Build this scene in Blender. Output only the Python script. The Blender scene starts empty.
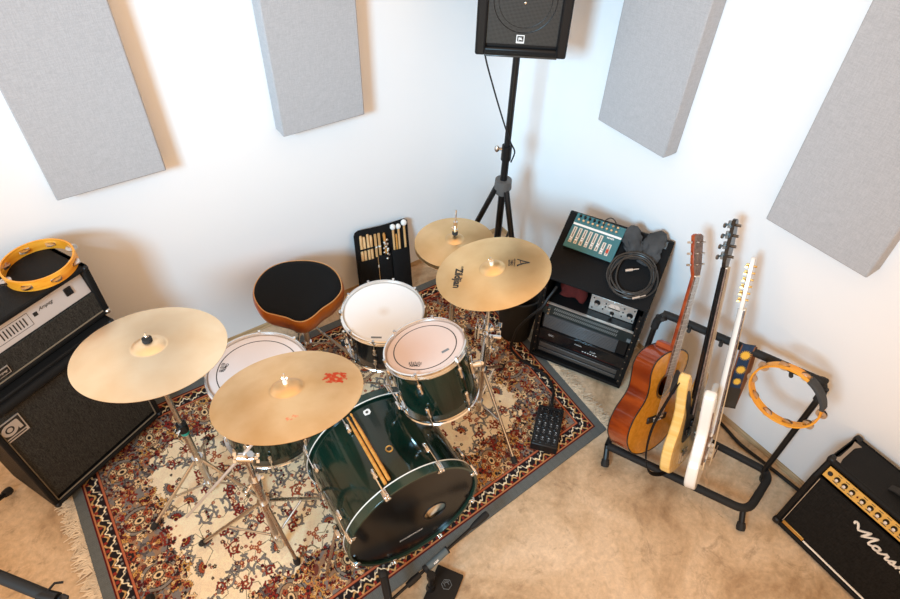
import bpy, bmesh, math, random
import numpy as np
from mathutils import Matrix, Vector, Euler
PI = math.pi
random.seed(7)
scene = bpy.context.scene
COL = scene.collection
WM = {}                      # world matrix of each thing, kept by hand

def V(*a):
    return Vector(a[0]) if len(a) == 1 else Vector(a)

def frame(o, z, xhint=(1, 0, 0)):
    z = V(z).normalized(); xh = V(xhint)
    x = (xh - z * xh.dot(z)).normalized(); y = z.cross(x)
    m = Matrix((x, y, z)).transposed().to_4x4(); m.translation = V(o); return m

def frame_xy(o, x, yhint):
    x = V(x).normalized(); y = V(yhint); y = (y - x * y.dot(x)).normalized(); z = x.cross(y)
    m = Matrix((x, y, z)).transposed().to_4x4(); m.translation = V(o); return m

# ------------------------------------------------------------------ mesh builder
class MB:
    def __init__(s, M=None):
        s.v = []; s.f = []; s.m = []; s.M = M or Matrix.Identity(4)
    def add(s, vs, fs, mi=0, M=None):
        k = len(s.v); M = s.M @ M if M is not None else s.M
        s.v += [M @ V(p) for p in vs]; s.f += [[i + k for i in f] for f in fs]; s.m += [mi] * len(fs); return s
    def box(s, c, d, mi=0, M=None, R=None):
        x, y, z = [q / 2 for q in d]
        vs = [V(a * x, b * y, e * z) for a in (-1, 1) for b in (-1, 1) for e in (-1, 1)]
        if R is not None: vs = [R @ p for p in vs]
        vs = [p + V(c) for p in vs]
        return s.add(vs, [(0, 1, 3, 2), (4, 6, 7, 5), (0, 4, 5, 1), (2, 3, 7, 6), (0, 2, 6, 4), (1, 5, 7, 3)], mi, M)
    def lathe(s, prof, seg=32, mi=0, M=None, closed=False):
        vs = []; fs = []; n = len(prof); ring = []
        for r, z in prof:
            if abs(r) < 1e-7: ring.append([len(vs)]); vs.append((0, 0, z))
            else:
                ring.append(list(range(len(vs), len(vs) + seg)))
                vs += [(r * math.cos(2 * PI * k / seg), r * math.sin(2 * PI * k / seg), z) for k in range(seg)]
        pairs = [(i, i + 1) for i in range(n - 1)] + ([(n - 1, 0)] if closed else [])
        for i, j in pairs:
            a, b = ring[i], ring[j]
            for k in range(seg):
                l = (k + 1) % seg
                if len(a) == 1 and len(b) == 1: break
                if len(a) == 1: fs.append((a[0], b[k], b[l])[::-1])
                elif len(b) == 1: fs.append((a[k], a[l], b[0]))
                else: fs.append((a[k], a[l], b[l], b[k]))
        return s.add(vs, fs, mi, M)
    def cyl(s, p0, p1, r0, r1=None, seg=14, mi=0, M=None):
        p0, p1 = V(p0), V(p1); r1 = r0 if r1 is None else r1
        h = (p1 - p0).length
        F = frame(p0, p1 - p0, (1, 0, 0) if abs((p1 - p0).normalized().x) < .9 else (0, 1, 0))
        return s.lathe([(0, 0), (r0, 0), (r1, h), (0, h)], seg, mi, (M @ F) if M is not None else F)
    def tube(s, pts, r, seg=10, mi=0, closed=False, M=None):
        pts = [V(p) for p in pts]; n = len(pts); vs = []; fs = []
        rs = r if isinstance(r, (list, tuple)) else [r] * n
        up = None
        for i, p in enumerate(pts):
            if closed: t = pts[(i + 1) % n] - pts[i - 1]
            else: t = pts[min(i + 1, n - 1)] - pts[max(i - 1, 0)]
            t.normalize()
            if up is None: up = V(0, 0, 1) if abs(t.z) < .9 else V(1, 0, 0)
            x = up - t * up.dot(t)
            if x.length < 1e-5: x = V(1, 0.3, 0) - t * V(1, 0.3, 0).dot(t)
            x.normalize(); up = x; y = t.cross(x)
            vs += [p + (x * math.cos(2 * PI * k / seg) + y * math.sin(2 * PI * k / seg)) * rs[i] for k in range(seg)]
        for i in range(n if closed else n - 1):
            j = (i + 1) % n
            for k in range(seg):
                l = (k + 1) % seg
                fs.append((i * seg + k, i * seg + l, j * seg + l, j * seg + k))
        if not closed:
            fs.append(tuple(range(seg))[::-1]); fs.append(tuple(range((n - 1) * seg, n * seg)))
        return s.add(vs, fs, mi, M)
    def torus(s, R, r, z=0, seg=48, rs=10, mi=0, M=None):
        return s.lathe([(R + r * math.cos(2 * PI * k / rs), z + r * math.sin(2 * PI * k / rs)) for k in range(rs)][::1], seg, mi, M, closed=True)
    def sphere(s, c, r, seg=12, mi=0, M=None, sc=(1, 1, 1)):
        n = seg // 2
        F = Matrix.Translation(V(c)) @ Matrix.Diagonal((sc[0], sc[1], sc[2], 1))
        return s.lathe([(r * math.sin(PI * k / n), -r * math.cos(PI * k / n)) for k in range(n + 1)], seg, mi, (M @ F) if M is not None else F)
    def prism(s, poly, z0, z1, mi=0, M=None, mside=None):
        n = len(poly); vs = [(x, y, z0) for x, y in poly] + [(x, y, z1) for x, y in poly]
        s.add(vs, [tuple(range(n))[::-1], tuple(range(n, 2 * n))], mi, M)
        k = len(s.v) - 2 * n
        s.f += [[k + i, k + (i + 1) % n, k + n + (i + 1) % n, k + n + i] for i in range(n)]
        s.m += [mi if mside is None else mside] * n; return s
    def ribbon(s, pts, wdir, w, th, mi=0, M=None):
        # strap: a flat band following pts, wdir = its width direction
        pts = [V(p) for p in pts]; wd = V(wdir).normalized(); vs = []; fs = []; n = len(pts)
        for i, p in enumerate(pts):
            t = (pts[min(i + 1, n - 1)] - pts[max(i - 1, 0)]).normalized(); nn = t.cross(wd).normalized()
            vs += [p + wd * w / 2 + nn * th / 2, p - wd * w / 2 + nn * th / 2, p - wd * w / 2 - nn * th / 2, p + wd * w / 2 - nn * th / 2]
        for i in range(n - 1):
            for k in range(4):
                l = (k + 1) % 4; fs.append((i * 4 + k, i * 4 + l, i * 4 + 4 + l, i * 4 + 4 + k))
        fs += [(3, 2, 1, 0), tuple(range(4 * n - 4, 4 * n))]
        return s.add(vs, fs, mi, M)
    def build(s, name, mats, parent=None, bevel=0, sharp=35, kind=None, label=None):
        me = bpy.data.meshes.new(name)
        Mi = WM[parent.name].inverted() if parent else Matrix.Identity(4)
        me.from_pydata([(Mi @ p)[:] for p in s.v], [], s.f)
        if not isinstance(mats, (list, tuple)): mats = [mats]
        for m in mats: me.materials.append(m)
        me.polygons.foreach_set('material_index', s.m)
        bm = bmesh.new(); bm.from_mesh(me); bmesh.ops.recalc_face_normals(bm, faces=bm.faces); bm.to_mesh(me); bm.free()
        me.polygons.foreach_set('use_smooth', [True] * len(me.polygons))
        me.set_sharp_from_angle(angle=math.radians(sharp)); me.update()
        o = bpy.data.objects.new(name, me); COL.objects.link(o)
        if parent: o.parent = parent; WM[o.name] = WM[parent.name]
        else: WM[o.name] = Matrix.Identity(4)
        if bevel:
            b = o.modifiers.new('bevel', 'BEVEL'); b.width = bevel; b.segments = 2; b.limit_method = 'ANGLE'; b.angle_limit = math.radians(40)
        if kind: o['kind'] = kind
        if label: o['label'] = label
        return o

def tag(o, label, cat, group=None):
    o['label'] = label; o['category'] = cat
    if group: o['group'] = group
    return o

def thing(name, label, cat, M, group=None):
    o = bpy.data.objects.new(name, None); COL.objects.link(o)
    if not isinstance(M, Matrix): M = Matrix.Translation(V(M))
    o.matrix_world = M; o.empty_display_size = .1; WM[o.name] = M.copy()
    return tag(o, label, cat, group)

def copy_tree(o, parent=None):
    c = o.copy(); COL.objects.link(c); c.parent = parent
    if parent is not None: c.matrix_parent_inverse = Matrix.Identity(4)
    for ch in list(o.children): copy_tree(ch, c)
    return c

def copy_thing(o, M, label):
    c = copy_tree(o); c.matrix_world = M; c['label'] = label; return c

def structure(o):
    o['kind'] = 'structure'; return o

# ------------------------------------------------------------------ text
def text_geo(txt, shear=0.0, bold=0.0, extrude=0.0, spacing=1.0):
    cu = bpy.data.curves.new('t', 'FONT'); cu.body = txt; cu.shear = shear; cu.offset = bold; cu.resolution_u = 3
    cu.align_x = 'CENTER'; cu.align_y = 'CENTER'; cu.space_character = spacing; cu.size = 1.0; cu.extrude = extrude
    o = bpy.data.objects.new('t', cu); COL.objects.link(o)
    dg = bpy.context.evaluated_depsgraph_get(); me = bpy.data.meshes.new_from_object(o.evaluated_get(dg))
    vs = [v.co.copy() for v in me.vertices]; fs = [list(p.vertices) for p in me.polygons]
    bpy.data.objects.remove(o); bpy.data.curves.remove(cu); bpy.data.meshes.remove(me)
    x0 = min(v.x for v in vs); x1 = max(v.x for v in vs); y0 = min(v.y for v in vs); y1 = max(v.y for v in vs)
    vs = [V(v.x - (x0 + x1) / 2, v.y - (y0 + y1) / 2, v.z) for v in vs]
    return vs, fs, x1 - x0, y1 - y0

def text_on(mb, txt, o, x, y, width, mi=0, shear=0.0, bold=0.0, hs=1.0, M=None):
    # lettering in the plane through o spanned by x (reading direction) and y (up)
    vs, fs, w, h = text_geo(txt, shear, bold); k = width / w; o = V(o); x = V(x); y = V(y)
    mb.add([o + x * (v.x * k) + y * (v.y * k * hs) for v in vs], fs, mi, M)

# ------------------------------------------------------------------ materials
def nodes(m):
    m.use_nodes = True; nt = m.node_tree; return nt, nt.nodes, nt.links, nt.nodes['Principled BSDF']

def mat(name, col, rough=.5, metal=0., var=0., vscale=8., bump=0., bscale=60., coat=0., col2=None, detail=4., spec=.5, coatr=.05, rvar=0.):
    m = bpy.data.materials.new(name); nt, N, L, B = nodes(m)
    B.inputs['Base Color'].default_value = (*col, 1); B.inputs['Roughness'].default_value = rough
    B.inputs['Metallic'].default_value = metal; B.inputs['Coat Weight'].default_value = coat; B.inputs['Coat Roughness'].default_value = coatr
    B.inputs['Specular IOR Level'].default_value = spec
    tc = N.new('ShaderNodeTexCoord')
    if var or col2 or rvar:
        nz = N.new('ShaderNodeTexNoise'); nz.inputs['Scale'].default_value = vscale; nz.inputs['Detail'].default_value = detail
        L.new(tc.outputs['Object'], nz.inputs['Vector'])
        mr = N.new('ShaderNodeMapRange'); mr.inputs['From Min'].default_value = .3; mr.inputs['From Max'].default_value = .7
        L.new(nz.outputs['Fac'], mr.inputs['Value'])
        if var or col2:
            mx = N.new('ShaderNodeMix'); mx.data_type = 'RGBA'
            c2 = col2 or tuple(max(0, c * (1 - var)) for c in col)
            mx.inputs['A'].default_value = (*c2, 1); mx.inputs['B'].default_value = (*col, 1)
            L.new(mr.outputs['Result'], mx.inputs['Factor']); L.new(mx.outputs['Result'], B.inputs['Base Color'])
        if rvar:
            m2 = N.new('ShaderNodeMapRange'); m2.inputs['To Min'].default_value = max(0, rough - rvar); m2.inputs['To Max'].default_value = rough + rvar
            L.new(nz.outputs['Fac'], m2.inputs['Value']); L.new(m2.outputs['Result'], B.inputs['Roughness'])
    if bump:
        n2 = N.new('ShaderNodeTexNoise'); n2.inputs['Scale'].default_value = bscale; n2.inputs['Detail'].default_value = 3
        L.new(tc.outputs['Object'], n2.inputs['Vector'])
        bp = N.new('ShaderNodeBump'); bp.inputs['Strength'].default_value = bump; bp.inputs['Distance'].default_value = .004
        L.new(n2.outputs['Fac'], bp.inputs['Height']); L.new(bp.outputs['Normal'], B.inputs['Normal'])
    return m

def math_node(N, L, op, a, b=None):
    n = N.new('ShaderNodeMath'); n.operation = op
    for i, q in enumerate((a, b)):
        if q is None: continue
        if isinstance(q, (int, float)): n.inputs[i].default_value = q
        else: L.new(q, n.inputs[i])
    return n.outputs[0]

def radius_of(N, L):
    tc = N.new('ShaderNodeTexCoord'); sp = N.new('ShaderNodeSeparateXYZ'); L.new(tc.outputs['Object'], sp.inputs[0])
    return math_node(N, L, 'SQRT', math_node(N, L, 'ADD', math_node(N, L, 'MULTIPLY', sp.outputs[0], sp.outputs[0]), math_node(N, L, 'MULTIPLY', sp.outputs[1], sp.outputs[1]))), tc, sp

def cymbal_mat(name, c1, c2, rough, red=()):
    m = bpy.data.materials.new(name); nt, N, L, B = nodes(m)
    B.inputs['Metallic'].default_value = .9; B.inputs['Roughness'].default_value = rough
    B.inputs['Anisotropic'].default_value = .5
    tg = N.new('ShaderNodeTangent'); tg.direction_type = 'RADIAL'; tg.axis = 'Z'; L.new(tg.outputs[0], B.inputs['Tangent'])
    r, tc, sp = radius_of(N, L)
    # lathe grooves: noise along the radius only
    cb = N.new('ShaderNodeCombineXYZ'); L.new(r, cb.inputs[0])
    nz = N.new('ShaderNodeTexNoise'); nz.inputs['Scale'].default_value = 260; nz.inputs['Detail'].default_value = 2; L.new(cb.outputs[0], nz.inputs['Vector'])
    bp = N.new('ShaderNodeBump'); bp.inputs['Strength'].default_value = .12; bp.inputs['Distance'].default_value = .002
    L.new(nz.outputs['Fac'], bp.inputs['Height']); L.new(bp.outputs['Normal'], B.inputs['Normal'])
    n2 = N.new('ShaderNodeTexNoise'); n2.inputs['Scale'].default_value = 6; n2.inputs['Detail'].default_value = 5; L.new(tc.outputs['Object'], n2.inputs['Vector'])
    mr = N.new('ShaderNodeMapRange'); mr.inputs['From Min'].default_value = .35; mr.inputs['From Max'].default_value = .65; L.new(n2.outputs['Fac'], mr.inputs['Value'])
    mx = N.new('ShaderNodeMix'); mx.data_type = 'RGBA'; mx.inputs['A'].default_value = (*c1, 1); mx.inputs['B'].default_value = (*c2, 1)
    L.new(mr.outputs['Result'], mx.inputs['Factor']); out = mx.outputs['Result']
    for (cx, cy, rx, ry, thr, colr) in red:
        # worn stamp: an ellipse broken up by noise
        dx = math_node(N, L, 'DIVIDE', math_node(N, L, 'SUBTRACT', sp.outputs[0], cx), rx); dy = math_node(N, L, 'DIVIDE', math_node(N, L, 'SUBTRACT', sp.outputs[1], cy), ry)
        d = math_node(N, L, 'ADD', math_node(N, L, 'POWER', math_node(N, L, 'ABSOLUTE', dx), 4), math_node(N, L, 'POWER', math_node(N, L, 'ABSOLUTE', dy), 4))
        n3 = N.new('ShaderNodeTexNoise'); n3.inputs['Scale'].default_value = 70; n3.inputs['Detail'].default_value = 5; L.new(tc.outputs['Object'], n3.inputs['Vector'])
        s = math_node(N, L, 'SUBTRACT', n3.outputs['Fac'], math_node(N, L, 'MULTIPLY', d, .25))
        k = N.new('ShaderNodeMapRange'); k.inputs['From Min'].default_value = thr; k.inputs['From Max'].default_value = thr + .1; L.new(s, k.inputs['Value'])
        m2 = N.new('ShaderNodeMix'); m2.data_type = 'RGBA'; L.new(k.outputs['Result'], m2.inputs['Factor']); L.new(out, m2.inputs['A']); m2.inputs['B'].default_value = (*colr, 1)
        out = m2.outputs['Result']
        mm = math_node(N, L, 'SUBTRACT', .9, math_node(N, L, 'MULTIPLY', k.outputs['Result'], .8)); 
        L.new(mm, B.inputs['Metallic'])
    L.new(out, B.inputs['Base Color']); return m

def head_mat(name, col, dirt, ring=None, dirt_r=.03, dirt_amt=.5, rim=None):
    m = bpy.data.materials.new(name); nt, N, L, B = nodes(m); B.inputs['Roughness'].default_value = .45
    r, tc, sp = radius_of(N, L)
    nz = N.new('ShaderNodeTexNoise'); nz.inputs['Scale'].default_value = 9; nz.inputs['Detail'].default_value = 5; L.new(tc.outputs['Object'], nz.inputs['Vector'])
    k = N.new('ShaderNodeMapRange'); k.inputs['From Min'].default_value = 0; k.inputs['From Max'].default_value = dirt_r; k.inputs['To Min'].default_value = dirt_amt; k.inputs['To Max'].default_value = 0; L.new(r, k.inputs['Value'])
    f = math_node(N, L, 'MULTIPLY', k.outputs['Result'], math_node(N, L, 'ADD', nz.outputs['Fac'], .3))
    mx = N.new('ShaderNodeMix'); mx.data_type = 'RGBA'; mx.inputs['A'].default_value = (*col, 1); mx.inputs['B'].default_value = (*dirt, 1); L.new(f, mx.inputs['Factor']); out = mx.outputs['Result']
    if ring:
        d = math_node(N, L, 'LESS_THAN', math_node(N, L, 'ABSOLUTE', math_node(N, L, 'SUBTRACT', r, ring)), .0022)
        m2 = N.new('ShaderNodeMix'); m2.data_type = 'RGBA'; L.new(d, m2.inputs['Factor']); L.new(out, m2.inputs['A']); m2.inputs['B'].default_value = (.03, .022, .018, 1); out = m2.outputs['Result']
    if rim:
        d = math_node(N, L, 'GREATER_THAN', r, rim[0])
        m2 = N.new('ShaderNodeMix'); m2.data_type = 'RGBA'; L.new(d, m2.inputs['Factor']); L.new(out, m2.inputs['A']); m2.inputs['B'].default_value = (*rim[1], 1); out = m2.outputs['Result']
    L.new(out, B.inputs['Base Color']); return m

def weave_mat(name, c1, c2, scale, rough=.9, bump=.3):
    m = bpy.data.materials.new(name); nt, N, L, B = nodes(m); B.inputs['Roughness'].default_value = rough; B.inputs['Specular IOR Level'].default_value = .12
    tc = N.new('ShaderNodeTexCoord'); facs = []
    for sc in ((scale * .12, scale, scale), (scale, scale, scale * .12), (scale * .9, scale * .12, scale * .9)):
        mp = N.new('ShaderNodeMapping'); mp.inputs['Scale'].default_value = sc; L.new(tc.outputs['Object'], mp.inputs['Vector'])
        nz = N.new('ShaderNodeTexNoise'); nz.inputs['Scale'].default_value = 1; nz.inputs['Detail'].default_value = 2; L.new(mp.outputs[0], nz.inputs['Vector']); facs.append(nz.outputs['Fac'])
    s = math_node(N, L, 'ADD', math_node(N, L, 'ADD', facs[0], facs[1]), facs[2])
    k = N.new('ShaderNodeMapRange'); k.inputs['From Min'].default_value = 1.2; k.inputs['From Max'].default_value = 1.8; L.new(s, k.inputs['Value'])
    mx = N.new('ShaderNodeMix'); mx.data_type = 'RGBA'; mx.inputs['A'].default_value = (*c1, 1); mx.inputs['B'].default_value = (*c2, 1); L.new(k.outputs['Result'], mx.inputs['Factor']); L.new(mx.outputs['Result'], B.inputs['Base Color'])
    bp = N.new('ShaderNodeBump'); bp.inputs['Strength'].default_value = bump; bp.inputs['Distance'].default_value = .002; L.new(k.outputs['Result'], bp.inputs['Height']); L.new(bp.outputs['Normal'], B.inputs['Normal'])
    return m

def wood_mat(name, c1, c2, scale=(3, 40, 40), rough=.35, coat=0.):
    m = bpy.data.materials.new(name); nt, N, L, B = nodes(m); B.inputs['Roughness'].default_value = rough; B.inputs['Coat Weight'].default_value = coat
    tc = N.new('ShaderNodeTexCoord'); mp = N.new('ShaderNodeMapping'); mp.inputs['Scale'].default_value = scale; L.new(tc.outputs['Object'], mp.inputs['Vector'])
    nz = N.new('ShaderNodeTexNoise'); nz.inputs['Scale'].default_value = 1; nz.inputs['Detail'].default_value = 6; nz.inputs['Distortion'].default_value = .6; L.new(mp.outputs[0], nz.inputs['Vector'])
    k = N.new('ShaderNodeMapRange'); k.inputs['From Min'].default_value = .35; k.inputs['From Max'].default_value = .65; L.new(nz.outputs['Fac'], k.inputs['Value'])
    mx = N.new('ShaderNodeMix'); mx.data_type = 'RGBA'; mx.inputs['A'].default_value = (*c1, 1); mx.inputs['B'].default_value = (*c2, 1); L.new(k.outputs['Result'], mx.inputs['Factor']); L.new(mx.outputs['Result'], B.inputs['Base Color'])
    return m

def floor_mat():
    m = bpy.data.materials.new('stained_concrete'); nt, N, L, B = nodes(m)
    tc = N.new('ShaderNodeTexCoord')
    def noise(sc, det, dist=0., rgh=.55):
        n = N.new('ShaderNodeTexNoise'); n.inputs['Scale'].default_value = sc; n.inputs['Detail'].default_value = det; n.inputs['Distortion'].default_value = dist; n.inputs['Roughness'].default_value = rgh
        L.new(tc.outputs['Object'], n.inputs['Vector']); return n.outputs['Fac']
    r = N.new('ShaderNodeValToRGB'); r.color_ramp.elements[0].position = .33; r.color_ramp.elements[0].color = (.33, .205, .105, 1)
    r.color_ramp.elements[1].position = .68; r.color_ramp.elements[1].color = (.76, .60, .43, 1)
    e = r.color_ramp.elements.new(.5); e.color = (.60, .44, .28, 1)
    L.new(noise(2.2, 9, .8, .62), r.inputs[0])
    k = N.new('ShaderNodeMapRange'); k.inputs['From Min'].default_value = .56; k.inputs['From Max'].default_value = .75; k.inputs['To Max'].default_value = .8; L.new(noise(7, 8, 1.5, .7), k.inputs['Value'])
    mx = N.new('ShaderNodeMix'); mx.data_type = 'RGBA'; L.new(k.outputs[0], mx.inputs['Factor']); L.new(r.outputs[0], mx.inputs['A']); mx.inputs['B'].default_value = (.24, .155, .09, 1)
    k2 = N.new('ShaderNodeMapRange'); k2.inputs['From Min'].default_value = .72; k2.inputs['From Max'].default_value = .78; L.new(noise(22, 4, .5), k2.inputs['Value'])
    m2 = N.new('ShaderNodeMix'); m2.data_type = 'RGBA'; L.new(k2.outputs[0], m2.inputs['Factor']); L.new(mx.outputs['Result'], m2.inputs['A']); m2.inputs['B'].default_value = (.08, .05, .03, 1)
    k3 = N.new('ShaderNodeMapRange'); k3.inputs['From Min'].default_value = .35; k3.inputs['From Max'].default_value = .65; k3.inputs['To Min'].default_value = .90; k3.inputs['To Max'].default_value = 1.20; L.new(noise(38, 8, .4, .75), k3.inputs['Value'])
    m3 = N.new('ShaderNodeMix'); m3.data_type = 'RGBA'; m3.blend_type = 'MULTIPLY'; m3.inputs['Factor'].default_value = 1.0; L.new(m2.outputs['Result'], m3.inputs['A']); L.new(k3.outputs[0], m3.inputs['B'])
    L.new(m3.outputs['Result'], B.inputs['Base Color']); B.inputs['Roughness'].default_value = .62
    bp = N.new('ShaderNodeBump'); bp.inputs['Strength'].default_value = .25; bp.inputs['Distance'].default_value = .004; L.new(noise(30, 6), bp.inputs['Height']); L.new(bp.outputs['Normal'], B.inputs['Normal'])
    return m

MT = {}
MT['wall'] = mat('white_wall_paint', (.86, .86, .86), .75, bump=.04, bscale=180)
MT['floor'] = floor_mat()
MT['plank'] = wood_mat('raw_pine_edge', (.42, .25, .11), (.72, .52, .30), (6, 6, 60), .7)
MT['panel'] = weave_mat('grey_panel_fabric', (.385, .39, .405), (.455, .46, .475), 260, bump=.15)
MT['chrome'] = mat('chrome', (.78, .77, .75), .14, 1.)
MT['chrome_dull'] = mat('worn_chrome', (.62, .58, .53), .28, 1., rvar=.1, vscale=20)
MT['black_metal'] = mat('black_powder_coat', (.008, .008, .0085), .38, 0., bump=.05, spec=.35)
MT['black_plastic'] = mat('black_plastic', (.008, .008, .0085), .42, spec=.3)
MT['rubber'] = mat('black_rubber', (.01, .01, .01), .75)
MT['tolex'] = mat('black_tolex', (.008, .0083, .0085), .55, bump=.35, bscale=420, spec=.16)
MT['lacquer'] = mat('dark_green_drum_lacquer', (.003, .026, .017), .12, 0., col2=(.0014, .007, .005), vscale=5, coat=.35, spec=.35)
MT['hoop_green'] = mat('green_hoop_lacquer', (.009, .032, .022), .2, coat=.3)
MT['shell_in'] = wood_mat('drum_shell_inside', (.40, .23, .10), (.58, .36, .18))
MT['snare_shell'] = mat('black_chrome_snare', (.03, .03, .03), .12, .7)
MT['white'] = mat('white_print', (.82, .82, .80), .5)
MT['black_print'] = mat('black_print', (.012, .011, .010), .5)
MT['brass'] = mat('brass', (.75, .48, .16), .3, 1.)
MT['gold_panel'] = mat('brushed_gold_panel', (.62, .36, .075), .38, .35)
MT['felt'] = mat('black_felt', (.02, .02, .02), .95)
MT['hickory'] = wood_mat('hickory_stick', (.62, .34, .13), (.80, .52, .25), (60, 60, 4), .4)
MT['stick_orange'] = wood_mat('orange_stick_wood', (.52, .21, .035), (.68, .32, .07), (60, 60, 4), .35)
MT['nylon'] = mat('black_nylon_cloth', (.006, .006, .0065), .85, bump=.3, bscale=200, spec=.25)
MT['vinyl_orange'] = mat('orange_vinyl', (.52, .115, .010), .30, var=.35, vscale=9)
MT['vinyl_black'] = mat('black_velour', (.005, .0055, .006), .9, bump=.2, bscale=150, spec=.2)
MT['red_cloth'] = mat('red_cloth', (.085, .004, .0015), .9)
MT['grey_cloth'] = mat('grey_cloth', (.060, .064, .068), .8, bump=.6, bscale=30, var=.5, vscale=14)
MT['teal'] = mat('teal_mixer_panel', (.030, .150, .175), .45)
MT['lit_arm_chrome'] = mat('lit_chrome_arm', (.90, .89, .87), .30, .75)  # chrome lightened and less metallic, painting in the arm's bright reflection
MT['cable'] = mat('black_cable_jacket', (.009, .009, .0095), .5, spec=.3)
MT['cable_grey'] = mat('dark_grey_cable_jacket', (.030, .028, .026), .35)
MT['silver'] = mat('brushed_silver_panel', (.60, .55, .50), .35, .55)
MT['amp_silver'] = mat('pale_control_panel', (.62, .57, .54), .4, .25)
MT['grille'] = weave_mat('charcoal_grille_cloth', (.015, .0145, .013), (.058, .054, .046), 330, .85, .4)
MT['black_grille'] = weave_mat('black_grille_cloth', (.006, .006, .006), (.017, .017, .0165), 330, .85, .3)
MT['piping'] = mat('pale_piping', (.62, .50, .36), .5)
MT['orange_wood'] = wood_mat('orange_tambourine_wood', (.74, .28, .014), (.88, .41, .04), (8, 8, 50), .35)
MT['spruce'] = wood_mat('amber_spruce_top', (.60, .235, .015), (.72, .31, .03), (50, 50, 3), .22, .4)
MT['mahogany'] = wood_mat('red_mahogany', (.15, .018, .004), (.36, .062, .009), (10, 10, 3), .18, .5)
MT['neck_red'] = wood_mat('red_brown_neck', (.26, .035, .008), (.40, .07, .014), (30, 30, 4), .3)
MT['rosewood'] = wood_mat('rosewood', (.10, .055, .035), (.23, .14, .10), (60, 60, 8), .4)
MT['ebony'] = mat('ebony', (.012, .011, .010), .35)
MT['blonde'] = wood_mat('blonde_bass_lacquer', (.80, .50, .13), (.88, .62, .24), (40, 40, 4), .18, .5)
MT['white_lacquer'] = mat('white_lacquer', (.85, .84, .80), .2, coat=.4)
MT['tortoise'] = mat('tortoiseshell', (.30, .14, .06), .25, col2=(.07, .025, .012), vscale=60)
MT['maple'] = wood_mat('pale_maple', (.70, .52, .32), (.80, .64, .44), (40, 40, 4), .3)
MT['bone'] = mat('bone', (.80, .74, .62), .4)
MT['black_gloss'] = mat('gloss_black', (.008, .008, .009), .15)
MT['steel_string'] = mat('steel_string', (.6, .58, .54), .3, 1.)
MT['leather'] = mat('brown_leather', (.22, .075, .025), .5, var=.4)
MT['navy'] = mat('navy_strap_cloth', (.012, .040, .095), .8, var=.4, vscale=60)
MT['sun'] = mat('yellow_embroidery', (.80, .45, .05), .7)
MT['jingle'] = mat('tin_jingle', (.66, .60, .54), .28, 1.)
MT['foam'] = mat('black_foam_padding', (.012, .0125, .013), .7, bump=.1, spec=.35)
MT['white_felt'] = mat('white_mallet_felt', (.84, .82, .78), .9)
MT['vu'] = mat('vu_meter_face', (.78, .62, .52), .4)
MT['label_grey'] = mat('grey_label', (.17, .19, .20), .5)
MT['fringe'] = mat('cream_fringe_yarn', (.80, .66, .48), .95, var=.3, vscale=30)
MT['dark_tuner'] = mat('dark_nickel', (.16, .15, .14), .3, 1.)
MT['dull_piping'] = mat('dull_tan_piping', (.20, .16, .11), .6)
MT['rug_back'] = mat('rug_backing', (.18, .16, .13), .95)
# ================================================================== the setting
def setting():
    m = MB(); m.box((-2.1, -2.2, -.05), (5.0, 5.2, .1)); structure(m.build('floor', MT['floor']))
    # plasterboard stops above the floor on both sides, a raw pine plank closes the gap
    m = MB(); m.box((-2.1, .05, 1.56), (5.0, .1, 3.03)); structure(m.build('wall_left', MT['wall']))
    m = MB(); m.box((.05, -2.25, 1.56), (.1, 5.1, 3.03)); structure(m.build('wall_right', MT['wall']))
    m = MB(); m.box((-2.3, .042, .0225), (4.6, .075, .045)); structure(m.build('baseboard_left', MT['plank'], bevel=.003))
    m = MB(); m.box((.042, -2.42, .0225), (.075, 4.8, .045)); structure(m.build('baseboard_right', MT['plank'], bevel=.003))
setting()

# ================================================================== acoustic panels
def panels():
    w, h, t, zb = .407, 1.22, .089, 1.168
    m = MB(); m.box((0, -t / 2, h / 2), (w, t, h)); o = m.build('acoustic_absorber', MT['panel'], bevel=.006)
    o.location = (-2.328 + w / 2, -.001, zb)
    tag(o, 'grey fabric acoustic panel on the left wall, the one above the tall bass amplifier', 'acoustic panel', 'grey acoustic panels on the walls')
    for M, lab in ((Matrix.Translation((-1.415 + w / 2, -.001, zb)), 'grey fabric acoustic panel on the left wall, the one above the drum throne'),
                   (Matrix.Translation((-.001, -.705 - w / 2, zb)) @ Matrix.Rotation(-PI / 2, 4, 'Z'), 'grey fabric acoustic panel on the right wall, the one next to the loudspeaker'),
                   (Matrix.Translation((-.001, -1.627 - w / 2, zb)) @ Matrix.Rotation(-PI / 2, 4, 'Z'), 'grey fabric acoustic panel on the right wall, the one above the guitar rack and tambourine')):
        copy_thing(o, M, lab)
panels()

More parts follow.
